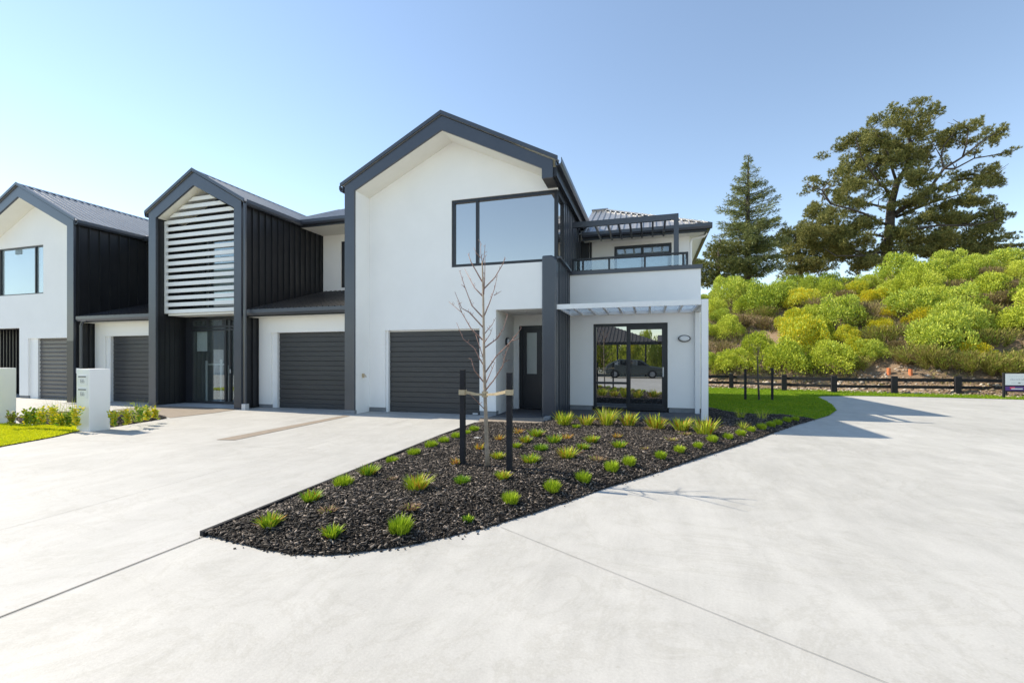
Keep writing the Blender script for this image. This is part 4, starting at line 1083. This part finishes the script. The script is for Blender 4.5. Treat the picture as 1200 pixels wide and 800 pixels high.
m = MB(); sq(m, 1194, 1196.5, 448.1, 449, .014, .0035); m.build('logo', M['dark_ink'], pn)
m = MB(); sq(m, 1178, 1217, 452.4, 457.6, .02, .01); pp = m.build('strip', M['purple'], SG)
m = MB(); sq(m, 1184, 1190, 453.2, 455.6, .016, .0035); m.build('logo', M['red'], pp)
m = MB(); sq(m, 1185.5, 1199, 454.9, 456.1, .012, .0035); m.build('lettering', M['white'], pp)
# orange plant guards
for (x, y0, y1, lb) in [(1041.5, 432, 440, 'small orange plant guard at the foot of bank, left one'), (1067, 433, 440, 'small orange plant guard at the foot of bank, right one')]:
    p, d = hill_hit(x, y1); b = MB(); r_ = 2.0 * d / F; hh = (y1 - y0) * d / F
    b.tube([p + Vector((0, 0, -.05)), p + Vector((0, 0, hh))], [r_, r_ * .95], 10); tag(b.build('plant_guard', M['orange']), lb, 'plant guard', 'orange plant guards')

# ------------------------------------------------------------------ shrubs on the bank
def dome_shrub(name, mats, shares, sd, nl=7600, sz=.078, rough=1.5):
    """unit-radius rounded shrub: leafy lobes on a low dome, thin inside, a few stems"""
    rng = np.random.default_rng(sd); V = []; mi = []
    lobes = []
    nlobe = 20
    for i in range(nlobe):
        ph = i * 2.39996; h_ = (i + .5) / nlobe
        rr = math.sqrt(1 - h_ ** 2) ; rr = .66 * rr + rng.normal() * .08 * rough
        lobes.append((math.cos(ph) * rr, math.sin(ph) * rr, .10 + .62 * h_ + rng.normal() * .05 * rough, rng.uniform(.25, .42)))
    per = nl // nlobe
    for (x, y, z, r) in lobes:
        N = unit(np.c_[rng.normal(size=(per, 2)) + np.array([x, y]) * .9, rng.normal(size=per) + .55])
        P = np.array([x, y, z]) + N * r * (rng.random((per, 1)) ** .33) * np.array([1, 1, .85])
        D = N + rng.normal(size=(per, 3)) * .55 + np.array([0, 0, .35])
        V.append(leaf_quads(P, D, rng.uniform(.7, 1.3, per) * sz, rng.uniform(.7, 1.3, per) * sz * .45, rng))
        mi.append(rng.choice(len(mats), per, p=shares))
    V = np.concatenate(V); V = V[:]
    V[:, 2] = np.maximum(V[:, 2], -.05)
    return np_mesh(name, V, 4, np.arange(len(V)), [M[k] for k in mats], np.concatenate(mi))
def sprig_shrub(name, mats, shares, sd, n=2600):
    """unit upright wispy shrub: many fine ascending sprigs"""
    rng = np.random.default_rng(sd)
    a = rng.uniform(0, 6.28, n); r = np.sqrt(rng.random(n)) * .5
    cx = np.c_[rng.normal(size=(7, 2)) * .38]; ci = rng.integers(0, 7, n)
    lean = rng.random(n) * .75
    t = rng.random(n)
    base = np.c_[cx[ci] * .8, np.zeros(n)]
    D = unit(np.c_[np.cos(a) * lean + cx[ci, 0] * .6, np.sin(a) * lean + cx[ci, 1] * .6, np.ones(n)])
    P = base + D * (t * .95)[:, None]
    L = rng.uniform(.14, .26, n); 
    V = leaf_quads(P, D + rng.normal(size=(n, 3)) * .22, L, L * .13, rng)
    return np_mesh(name, V, 4, np.arange(len(V)), [M[k] for k in mats], rng.choice(len(mats), n, p=shares))
MESH = {
    'g': [dome_shrub('bank_shrub', ['leaf_green', 'leaf_lime'], [.62, .38], 21 + i) for i in range(3)],
    'l': [dome_shrub('bank_shrub', ['leaf_lime', 'leaf_green'], [.78, .22], 31 + i) for i in range(3)],
    'y': [dome_shrub('bank_shrub', ['leaf_yellow', 'leaf_lime'], [.72, .28], 41 + i, 5000, .075, 1.8) for i in range(2)],
    'm': [dome_shrub('bank_shrub', ['leaf_lime', 'leaf_yellow'], [.66, .34], 46 + i) for i in range(2)],
    'o': [sprig_shrub('bank_shrub', ['leaf_olive', 'leaf_green'], [.82, .18], 51 + i) for i in range(2)],
    'b': [sprig_shrub('bank_shrub', ['leaf_brown', 'leaf_olive'], [.7, .3], 61 + i, 2000) for i in range(2)],
}
SH = [(833, 422, 30, 'g'), (861, 420, 40, 'l'), (887, 403, 34, 'l'), (921, 417, 50, 'l'), (970, 414, 52, 'l'), (1004, 409, 28, 'm'), (829, 388, 22, 'l'), (853, 387, 31, 'l'), (931, 378, 37, 'm'), (942, 398, 48, 'm'), (951, 374, 28, 'l'), (985, 368, 46, 'g'), (992, 394, 28, 'm'), (838, 364, 27, 'l'), (856, 346, 42, 'g'), (895, 353, 42, 'g'), (917, 342, 36, 'g'), (938, 351, 33, 'm'),
      (827, 342, 20, 'g'), (874, 336, 36, 'g'), (891, 335, 27, 'g'), (914, 331, 29, 'g'), (932, 330, 29, 'g'), (951, 337, 25, 'g'), (970, 326, 32, 'g'), (972, 342, 29, 'l'), (994, 324, 31, 'g'), (1002, 341, 25, 'm'), (1018, 331, 25, 'g'), (1056, 320, 42, 'g'), (1080, 321, 40, 'g'), (1110, 312, 35, 'g'), (1142, 312, 33, 'g'), (1122, 322, 33, 'l'), (1176, 306, 42, 'g'), (1193, 319, 29, 'l'),
      (1042, 341, 27, 'l'), (1074, 333, 42, 'l'), (1090, 337, 37, 'l'), (1158, 338, 39, 'l'), (1018, 350, 21, 'y'), (1032, 347, 22, 'm'), (1040, 366, 17, 'y'), (1066, 357, 49, 'g'), (1096, 351, 41, 'l'), (1118, 357, 52, 'g'), (1192, 376, 42, 'l'), (1030, 384, 27, 'y'), (1082, 375, 31, 'y'), (1122, 379, 57, 'g'), (1100, 398, 56, 'g'), (1020, 407, 35, 'g'),
      (1046, 394, 31, 'o'), (1064, 387, 27, 'o'), (1084, 412, 34, 'o'), (1114, 420, 34, 'o'), (1138, 421, 38, 'o'), (1174, 427, 35, 'o'), (1160, 397, 32, 'o'), (1060, 420, 20, 'b'), (1193, 424, 32, 'o'), (1144, 413, 30, 'y'), (1124, 339, 29, 'b'), (1162, 321, 21, 'b'), (1191, 339, 26, 'b'), (1154, 357, 31, 'b'), (1134, 398, 25, 'b'), (1022, 367, 27, 'b'), (870, 376, 25, 'b'), (899, 378, 25, 'b'), (962, 357, 27, 'b'), (985, 348, 23, 'b'), (842, 406, 25, 'b'), (1005, 425, 24, 'o'), (1152, 378, 20, 'o'), (1172, 366, 26, 'o'), (1178, 350, 22, 'b'), (1050, 404, 20, 'b'), (1010, 378, 22, 'o'),
      (845, 372, 22, 'g'), (876, 358, 26, 'l'), (908, 366, 24, 'o'), (960, 388, 30, 'l'), (1216, 340, 40, 'g'), (1222, 376, 44, 'g'), (1224, 420, 44, 'o'), (1226, 308, 40, 'g'), (1260, 390, 50, 'g'), (800, 370, 36, 'g'), (806, 405, 36, 'l'), (800, 345, 32, 'g')]
KN = {'g': 'mid green rounded shrub', 'l': 'lime green rounded shrub', 'm': 'yellowish lime rounded shrub', 'y': 'golden yellow shrub', 'o': 'olive wispy upright shrub', 'b': 'dry brown wispy shrub'}
ROWS = [(401, 'lowest row above the fence'), (366, 'second row up the bank'), (335, 'third row up the bank'), (0, 'crest row of bank')]
bins = {}
for (px, py, w, k) in SH:
    rw = next(n for lim, n in ROWS if py >= lim); bins.setdefault((k, rw), []).append((px, py, w))
si = 0
for (k, rw), lst in bins.items():
    lst.sort()
    for i, (px, py, w) in enumerate(lst):
        si += 1; rr = random.Random(si * 7)
        sc_h = .40 if k in 'glmy' else .45
        p, d = hill_hit(px, py + w * (sc_h * .72 if py < 400 else .40))
        rad = w * d / F * .5 * 1.05
        me = MESH[k][si % len(MESH[k])]
        o = link('bank_shrub', me)
        o.location = p + Vector((0, 0, -.05 * rad))
        f = rad / .92 * (1 if k in 'glmy' else 1.3)
        o.scale = (f, f, f * (rr.uniform(1.2, 1.6) if k in 'glmy' else rr.uniform(.8, 1.0)))
        o.rotation_euler = (0, 0, rr.uniform(0, 6.28))
        pos = f'{ORD[i]} {KN[k]} from the left' if len(lst) > 1 else f'only {KN[k]}'
        tag(o, f'{pos} in {rw}', 'shrub', 'shrubs on the planted bank')
# the same planting carries on along the bank beyond the picture: one mass
Vs, Ms = [], []
rx_ = random.Random(44)
for i in range(34):
    al, s_ = rx_.uniform(7.5, 24), rx_.uniform(1.6, 11)
    q = FP + Vector((FN.y, -FN.x)) * al + FN * s_
    if -q.x * SN + q.y * CS > 0 and 600 + F * (q.x * CS + q.y * SN) / (-q.x * SN + q.y * CS) < 1245: continue
    me = MESH['glm'[i % 3]][i % 2]; n_ = len(me.vertices); co_ = np.empty(n_ * 3, np.float32); me.vertices.foreach_get('co', co_); co_ = co_.reshape(-1, 3)
    a_ = rx_.uniform(0, 6.28); r_ = rx_.uniform(.8, 1.3); ca, sa = math.cos(a_), math.sin(a_)
    co_ = np.c_[co_[:, 0] * ca - co_[:, 1] * sa, co_[:, 0] * sa + co_[:, 1] * ca, co_[:, 2] * 1.3] * r_ + np.array([q.x, q.y, hill_z(q.x, q.y) - .05])
    Vs.append(co_)
Vs = np.concatenate(Vs)
kind(link('shrubbery', np_mesh('shrubbery', Vs, 4, np.arange(len(Vs)), [M['leaf_lime']])), 'stuff', 'green shrubbery continuing along the bank to the right')
# dry litter and low growth between the shrubs
def bank_litter(n):
    V = []
    P = []
    rng = RNG
    al = rng.uniform(-9, 22, n); s = rng.uniform(.6, 15, n)
    ax = np.array([FN.y, -FN.x]); fn = np.array([FN.x, FN.y]); P2 = np.array([FP.x, FP.y]) + al[:, None] * ax + s[:, None] * fn
    keep = (np.sin(P2[:, 0] * 1.7) + np.cos(P2[:, 1] * 2.3 + P2[:, 0])) > -.5
    P2 = P2[keep]; k = len(P2)
    Z = np.array([hill_z(x, y) for x, y in P2])
    P = np.c_[P2, Z]
    D = np.c_[rng.normal(size=(k, 2)) * .55, np.ones(k)]
    L = rng.uniform(.10, .42, k) * np.clip((s[keep] - .5) * .5, .25, 1)
    return leaf_quads(P, D, L, L * .10 + .006, rng)
V = bank_litter(52000)
kind(link('undergrowth', np_mesh('undergrowth', V, 4, np.arange(len(V)), [M['fringe']])), 'stuff', 'dry brown undergrowth between the shrubs on the bank')
def stones(n):
    V = []; rng = RNG
    al = rng.uniform(-8, 20, n); s = np.abs(rng.normal(.8, .9, n)) + .25
    ax = np.array([FN.y, -FN.x]); fn = np.array([FN.x, FN.y]); P2 = np.array([FP.x, FP.y]) + al[:, None] * ax + s[:, None] * fn
    c = np.c_[P2, [hill_z(x, y) + .02 for x, y in P2]]; k = len(c)
    r = rng.lognormal(math.log(.05), .45, k)
    oct_ = np.array([(1, 0, 0), (-1, 0, 0), (0, 1, 0), (0, -1, 0), (0, 0, .6), (0, 0, -.6)])
    V = c[:, None, :] + (oct_[None] * (1 + rng.normal(size=(k, 6, 1)) * .2)) * r[:, None, None]
    t = np.array([0, 2, 4, 2, 1, 4, 1, 3, 4, 3, 0, 4, 2, 0, 5, 1, 2, 5, 3, 1, 5, 0, 3, 5])
    return V.reshape(-1, 3), (np.arange(k)[:, None] * 6 + t).ravel()
M['stone'] = leafmat('bank_stone', [(.1, (.16, .12, .09)), (.6, (.36, .29, .23)), (.95, (.62, .55, .47))], 0, .9, 0)
V, T_ = stones(5200)
kind(link('rubble', np_mesh('rubble', V, 3, T_, [M['stone']])), 'stuff', 'pale clay rubble along the foot of the bank behind the fence')

# ------------------------------------------------------------------ big trees
def pads_mesh(name, pads, m, rng, dens=300, L=.42, up=.5):
    """needle tufts: each pad = many short sprays of needles"""
    V = []
    for (c, rx, rz) in pads:
        n = int(max(60, dens * rx * rz * 4))
        nt_ = max(8, n // 14)
        N = unit(rng.normal(size=(nt_, 3)))
        C = np.array(c) + N * (rng.random((nt_, 1)) ** .4) * np.array([rx, rx * .9, rz])
        A = unit(N * .7 + np.array([0, 0, up]) + rng.normal(size=(nt_, 3)) * .3)
        C = np.repeat(C, 14, 0); A = np.repeat(A, 14, 0)
        D = unit(A + rng.normal(size=A.shape) * .55)
        l = rng.uniform(.6, 1.15, len(C)) * L
        V.append(leaf_quads(C - D * l[:, None] * .15, D, l, l * .12, rng))
    V = np.concatenate(V)
    return np_mesh(name, V, 4, np.arange(len(V)), [m])
def grow(b, pts, r0, r1, seg=8):
    n = len(pts); b.tube(pts, [r0 + (r1 - r0) * i / (n - 1) for i in range(n)], seg)
PD = 42.
rng = np.random.default_rng(77); rp = random.Random(9)
def z3(x, y, dd=0.): return at_d(930 + x / 3.637, 110 + y / 3.637, PD + dd)
base = z3(392, 770); base.z = hill_z(base.x, base.y)
PT = thing('pine_tree', base, 'big spreading old pine with open crown on top of the bank', 'tree', 'conifers on the hill')
b = MB()
grow(b, [base + Vector((0, 0, -.3)), z3(395, 680), z3(408, 600), z3(412, 520), z3(418, 460)], .42, .33, 12)
grow(b, [z3(418, 460), z3(440, 380, .5), z3(485, 310, 1), z3(500, 210, .8), z3(470, 130, .5), z3(450, 70, .3)], .30, .05, 9)
LIM = [[(415, 530, 0), (450, 495, -.5), (500, 468, -1), (590, 390, -2), (640, 320, -2.4), (720, 270, -2.6), (800, 205, -2.8), (860, 165, -3)],
       [(640, 320, -2.4), (690, 318, -2.2), (770, 275, -2), (850, 262, -2), (900, 250, -2)], [(640, 320, -2.4), (628, 270, -2), (640, 220, -2), (690, 160, -2)], [(720, 270, -2.6), (735, 220, -2.5), (745, 150, -2.5)],
       [(425, 520, 0), (500, 470, .8), (600, 410, 1.5), (690, 368, 2), (740, 362, 2), (830, 360, 2.2), (890, 370, 2.4)], [(440, 525, 0), (520, 490, 2), (600, 460, 3), (700, 432, 3.4), (800, 410, 3.6)],
       [(405, 560, 0), (360, 545, -1), (300, 510, -1.8), (240, 490, -2.4), (160, 470, -3), (120, 430, -3)], [(412, 490, 0), (360, 478, 1), (320, 468, 1.6), (250, 450, 2.2), (200, 400, 2.6)],
       [(418, 460, 0), (390, 400, -.8), (370, 420 - 30, -1), (330, 330, -1.4), (290, 270, -1.6), (265, 190, -1.8)], [(440, 380, .5), (420, 320, 0), (400, 250, -.5), (370, 190, -.6), (340, 150, -.8)],
       [(485, 310, 1), (530, 280, 1.4), (560, 250, 1.6)], [(500, 210, .8), (540, 160, 1), (580, 90, 1.2)], [(160, 470, -3), (120, 410, -3), (70, 395, -3)],
       [(400, 610, 0), (340, 600, 1), (260, 600, 2), (150, 610, 3)], [(405, 590, 0), (500, 580, -1.5), (620, 560, -2.5), (760, 560, -3), (860, 540, -3.2)], [(400, 640, 0), (480, 630, 2), (620, 620, 3), (800, 640, 3.5), (940, 640, 3.8)], [(398, 670, 0), (300, 690, -2), (180, 690, -3)]]
for i, l in enumerate(LIM):
    r0 = .19 if i in (0, 4) else .08 if i in (1, 2, 3, 10, 11, 12) else .13
    grow(b, [z3(*q) for q in l], r0, .035, 7)
for i in range(60):
    l = LIM[i % len(LIM)]; q = l[rp.randrange(1, len(l))]; p = z3(*q)
    grow(b, [p, p + Vector((rp.uniform(-1.4, 1.4), rp.uniform(-1.2, 1.2), rp.uniform(.1, 1.3)))], .05, .015, 5)
b.build('trunk', M['bark'], PT, smooth=True)
PADS = [(440, 70, 70, 35), (560, 80, 45, 32), (520, 130, 58, 38), (400, 110, 58, 36), (575, 150, 26, 11), (270, 190, 48, 36), (330, 150, 40, 26), (365, 200, 55, 36), (500, 205, 66, 45), (250, 290, 58, 46), (200, 330, 45, 45), (325, 290, 55, 45), (410, 265, 65, 52), (90, 395, 52, 24), (130, 425, 25, 16), (200, 400, 58, 44), (260, 378, 50, 42), (180, 465, 58, 40), (360, 335, 55, 36), (480, 285, 55, 42), (540, 270, 45, 42),
        (120, 520, 66, 44), (60, 580, 56, 44), (200, 555, 75, 50), (130, 620, 95, 50), (60, 660, 66, 44), (250, 620, 85, 50), (300, 560, 52, 36), (200, 690, 115, 44), (330, 680, 56, 40), (300, 730, 78, 34), (100, 730, 88, 34), (690, 160, 52, 34), (640, 210, 46, 30), (740, 140, 28, 22), (700, 230, 46, 20), (850, 180, 42, 26), (790, 220, 42, 24), (890, 255, 34, 12), (835, 150, 14, 22), (740, 350, 56, 22), (810, 350, 72, 34), (860, 380, 46, 26), (780, 400, 56, 24),
        (540, 360, 56, 36), (560, 420, 50, 30), (520, 480, 60, 28), (620, 400, 44, 22), (640, 470, 60, 24), (740, 450, 72, 28), (800, 460, 46, 26), (600, 530, 75, 40), (700, 540, 85, 38), (800, 530, 66, 34), (870, 540, 46, 20), (480, 580, 66, 42), (560, 620, 75, 42), (660, 610, 95, 44), (760, 600, 85, 36), (850, 640, 66, 24), (930, 650, 56, 14), (915, 605, 38, 9), (700, 670, 95, 36), (560, 680, 76, 36), (480, 650, 66, 38), (400, 640, 36, 30), (800, 680, 90, 26), (950, 690, 60, 26)]
kk = PD / F / 3.637
pads = []
for (x, y, rx, ry) in PADS:
    if y < 170: y += 16
    c = z3(x, y, rp.uniform(-2.6, 2.6) * (1 if abs(x - 450) < 300 else .6))
    for s in range(8):
        pads.append((c + Vector((rp.gauss(0, .55) * rx * kk, rp.gauss(0, .8), rp.gauss(0, .5) * ry * kk)), rx * kk * rp.uniform(.28, .55), ry * kk * rp.uniform(.4, .75)))
for i in range(170):      # filler sprays in the lower crown
    x, y = (rp.uniform(20, 900), rp.uniform(480, 740)) if i < 100 else (rp.gauss(400, 120), rp.uniform(170, 480))
    pads.append((z3(x, y, rp.uniform(-2.6, 2.6)), rp.uniform(16, 40) * kk, rp.uniform(10, 22) * kk))
pm = pads_mesh('crown', pads, M['needle'], rng, 900, .27, .9)
link('crown', pm, PT)
# lower pine left of it
def z4(x, y, dd=0.): return at_d(810 + x / 4.706, 170 + y / 4.706, PD + 3 + dd)
k4 = (PD + 3) / F / 4.706
base = z4(610, 770); base.z = hill_z(base.x, base.y)
P2 = thing('pine_tree', base, 'low rounded dark pine between the pointed conifer and the big pine', 'tree', 'conifers on the hill')
b = MB(); grow(b, [base, z4(600, 640), z4(580, 540), z4(570, 470)], .3, .06, 8); grow(b, [z4(600, 640), z4(530, 600), z4(500, 560)], .12, .03, 6); grow(b, [z4(600, 660), z4(660, 600), z4(690, 540)], .12, .03, 6); b.build('trunk', M['bark'], P2)
pads = []
for (x, y, rx, ry) in [(560, 475, 66, 38), (520, 530, 58, 34), (600, 550, 68, 40), (650, 500, 50, 50), (560, 630, 78, 28), (660, 660, 60, 30), (500, 610, 40, 24), (620, 690, 70, 26), (540, 700, 60, 24), (690, 590, 40, 50)]:
    c = z4(x, y, rp.uniform(-1.5, 1.5))
    for s in range(3): pads.append((c + Vector((rp.uniform(-.5, .5) * rx * k4, rp.uniform(-.8, .8), rp.uniform(-.5, .5) * ry * k4)), rx * k4 * .8, ry * k4 * .8))
link('crown', pads_mesh('crown', pads, M['needle'], rng, 560, .34), P2)
# pointed conifer
CD = 39.
def z5(x, y, dd=0.): return at_d(810 + x / 4.706, 170 + y / 4.706, CD + dd)
k5 = CD / F / 4.706
base = z5(315, 745); base.z = hill_z(base.x, base.y)
P3 = thing('conifer_tree', base, 'pointed conifer with open layered branches behind the bank', 'tree', 'conifers on the hill')
b = MB(); grow(b, [base + Vector((0, 0, -.3)), z5(312, 560), z5(312, 350), z5(314, 180), z5(315, 55)], .32, .03, 8)
V = []
def prof_w(y): return np.interp(y, [50, 100, 170, 250, 330, 420, 500, 600, 740], [8, 22, 55, 112, 158, 168, 180, 190, 170])
y = 62
while y < 735:
    nb = 3 if y < 200 else 5 if y < 420 else 7
    for i in range(nb):
        a = rp.uniform(0, 6.28); w = prof_w(y) * k5 * rp.uniform(.55, 1.08)
        p0 = z5(313, y + rp.uniform(-8, 8)); dr_ = Vector((math.cos(a), math.sin(a), 0))
        up_ = (.34 if y < 420 else .12) + rp.uniform(-.12, .12)
        pts = [p0, p0 + dr_ * w * .5 + Vector((0, 0, w * up_ * .25)), p0 + dr_ * w + Vector((0, 0, w * up_ * .75))]
        grow(b, pts, .045 if y > 200 else .02, .01, 5)
        n = int(62 * w * (1.0 if y < 430 else 1.6)) + 10
        t = rng.random(n) ** .75
        A = np.array(pts[0]); B1 = np.array(pts[1]); C1 = np.array(pts[2])
        Pp = ((1 - t) ** 2)[:, None] * A + (2 * t * (1 - t))[:, None] * B1 + (t ** 2)[:, None] * C1
        sd_ = np.array([-math.sin(a), math.cos(a), 0])
        off = rng.normal(size=n) * (.08 + .20 * w / 3)
        Pp = Pp + sd_ * off[:, None] * (1.2 - t)[:, None] + np.c_[np.zeros((n, 2)), -np.abs(rng.normal(size=n)) * .16]
        D = np.array(dr_)[None] * .7 + sd_ * np.sign(off)[:, None] * .5 + rng.normal(size=(n, 3)) * .45 + np.array([0, 0, .15])
        V.append(leaf_quads(Pp, D, rng.uniform(.18, .36, n), rng.uniform(.035, .06, n), rng))
    y += 17 if y < 200 else 20
b.build('trunk', M['bark'], P3, smooth=True)
V = np.concatenate(V); link('crown', np_mesh('crown', V, 4, np.arange(len(V)), [M['needle_blue']]), P3)
# broad conifer at the left of it, behind the house corner
base = z5(140, 775, -1); base.z = hill_z(base.x, base.y)
P4 = thing('conifer_tree', base, 'broad olive conifer partly behind the house corner', 'tree', 'conifers on the hill')
b = MB(); grow(b, [base, z5(150, 640, -1), z5(160, 520, -1)], .28, .05, 8); grow(b, [z5(150, 690, -1), z5(90, 640, -1)], .1, .03, 6); grow(b, [z5(150, 680, -1), z5(230, 620, -1)], .1, .03, 6); b.build('trunk', M['bark'], P4)
pads = []
for (x, y, rx, ry) in [(150, 560, 60, 34), (110, 610, 70, 40), (200, 600, 85, 44), (90, 680, 80, 44), (190, 680, 95, 50), (130, 740, 90, 34), (230, 740, 80, 34), (60, 740, 60, 40), (40, 660, 50, 40), (250, 650, 60, 44)]:
    c = z5(x, y, -1 + rp.uniform(-1, 1))
    for s in range(3): pads.append((c + Vector((rp.uniform(-.5, .5) * rx * k5, rp.uniform(-.8, .8), rp.uniform(-.5, .5) * ry * k5)), rx * k5 * .8, ry * k5 * .78))
link('crown', pads_mesh('crown', pads, M['needle'], rng, 560, .30, .25), P4)

# ------------------------------------------------------------------ what the windows mirror: the house, hedge and car across the street
H2 = thing('neighbour_house', (-2, -15, 0), 'low dark tiled house with veranda posts, mirrored in the sliding door', 'house')
b = MB(); b.v = [(-13, -12.5, 2.8), (.6, -12.5, 2.8), (.6, -20.5, 2.8), (-13, -20.5, 2.8), (-9, -16.5, 4.45), (-3.6, -16.5, 4.45)]; b.f = [(0, 1, 5, 4), (1, 2, 5), (2, 3, 4, 5), (3, 0, 4), (0, 3, 2, 1)]
b.build('roof', M['roof_tile'], H2)
ribroof((.6, -12.42, 2.79), (-13, -12.42, 2.79), (0, -4, 1.65), lambda t_: min(4.3, max(.05, t_) * 1.05, max(.05, 13.6 - t_) * 1.05), pitch=.3, rib=.05).build('roof_tiles', M['roof_tile'], H2)
b = MB(); b.prism([(-12.6, 2.8), (-16.5, 3.5), (-20.4, 2.8)], 'X', .62, 7); b.build('low_roof', M['roof_tile'], H2)
b = MB()
for x in (-4.6, -2.6, -.4, 1.4): b.box(x, x + .12, -12.95, -12.83, 0, 2.78)
b.box(-13, .6, -12.62, -12.5, 2.62, 2.78); b.build('veranda_post', M['black'], H2)
b = MB(); b.box(-12.6, -5.0, -20, -13.6, 0, 2.78); b.box(2.2, 5.6, -20, -13.6, 0, 2.78); b.build('wall', M['brick'], H2)
for i in range(9):
    o = link('street_shrub', MESH['lml'[i % 3]][i % 2]); o.location = (-7.2 + i * 1.35, -24.5 + .5 * (i % 2), 0); o.scale = (1.3, 1.2, 3.3 + .5 * (i % 3)); o.rotation_euler = (0, 0, i * 1.3)
    tag(o, f'tall leafy shrub across the street, {ORD[i]} from the car\'s rear end', 'shrub', 'shrubs across the street')
H3 = thing('neighbour_house', (-39, -12, 0), 'grey clad house with pale garage door, mirrored in the entry glass', 'house')
b = MB(); b.wall('Y', -10.2, -10, -46, -33, 0, 5.2, [(-41.5, -37, -1, 2.3)]); b.box(-46, -33, -18, -10.21, 0, 5.2); b.build('wall', M['plinth'], H3)
b = MB(); b.box(-41.5, -37, -10.15, -10.1, 0, 2.3); b.build('garage_door', M['white'], H3)
b = MB(); b.prism([(-9.6, 5.2), (-14.2, 7.4), (-18.6, 5.2)], 'X', -46.4, -32.6); b.build('roof', M['roof_tile'], H3)
CAR = thing('parked_car', (-1.2, -10.8, 0), 'grey green hatchback parked across the street, seen only mirrored in glass', 'car')
bp = [(-2.0, .28), (2.0, .28), (2.12, .55), (2.05, .78), (1.15, .92), (.55, 1.36), (-1.05, 1.42), (-1.95, .98), (-2.1, .6)]
b = MB(); b.prism([(-1.2 + x, z) for x, z in bp], 'Y', -11.65, -9.95); b.build('body', M['carpaint'], CAR, bevel=.07)
b = MB()
for yy in (-9.945, -11.665): b.prism([(-1.2 + x, z) for x, z in ((1.0, .95), (.48, 1.30), (-.98, 1.35), (-1.55, 1.0))], 'Y', yy, yy + .01)
b.build('window', M['glass_dark'], CAR)
for x in (-2.55, .15):
    for yy in (-10.05, -11.6):
        b = MB(); o_ = 24
        b.prism([(x + .31 * math.cos(k * 6.2832 / o_), .31 + .31 * math.sin(k * 6.2832 / o_)) for k in range(o_)], 'Y', yy - .1, yy + .115); w = b.build('wheel', M['rubber'], CAR)
        b = MB(); b.prism([(x + .19 * math.cos(k * 6.2832 / o_), .31 + .19 * math.sin(k * 6.2832 / o_)) for k in range(o_)], 'Y', yy - .11, yy + .125); b.build('rim', M['plinth'], w)

# ------------------------------------------------------------------ light, sky, camera
EL, DX, DY = R(44.4), 1.0, -.05
ln = math.hypot(DX, DY)
sd_ = Vector((math.cos(EL) * DX / ln, math.cos(EL) * DY / ln, -math.sin(EL)))
sun = bpy.data.lights.new('sun', 'SUN'); sun.energy = 3.5; sun.angle = R(.5); sun.color = (1., .94, .84)
so = bpy.data.objects.new('sun', sun); COL.objects.link(so); so.rotation_euler = sd_.to_track_quat('-Z', 'Y').to_euler(); so.location = (-30, 0, 30)
w = bpy.data.worlds.new('World'); S.world = w; w.use_nodes = True
nt = w.node_tree; bg = nt.nodes['Background']
sk = nt.nodes.new('ShaderNodeTexSky'); sk.sky_type = 'NISHITA'; sk.sun_disc = False
sk.sun_elevation = EL; sk.sun_rotation = math.atan2(-DX, -DY); sk.altitude = 0; sk.air_density = .95; sk.dust_density = .0; sk.ozone_density = .9
nt.links.new(sk.outputs[0], bg.inputs['Color']); bg.inputs['Strength'].default_value = .145
cam = bpy.data.cameras.new('camera'); co = bpy.data.objects.new('camera', cam); COL.objects.link(co)
cam.sensor_width = 36.; cam.lens = F / 1200 * 36; cam.shift_y = (HY - 400) / 1200; cam.clip_end = 2000; cam.clip_start = .05
co.location = (0, 0, EYE); co.rotation_euler = (R(90), 0, TH)
S.camera = co
S.view_settings.view_transform = 'Standard'; S.view_settings.look = 'None'; S.view_settings.exposure = .90; S.view_settings.gamma = 1
S.view_settings.use_white_balance = True; S.view_settings.white_balance_temperature = 7300; S.view_settings.white_balance_tint = 9
S.render.resolution_x, S.render.resolution_y = 1024, 682
S.cycles.max_bounces = 8; S.cycles.transparent_max_bounces = 16
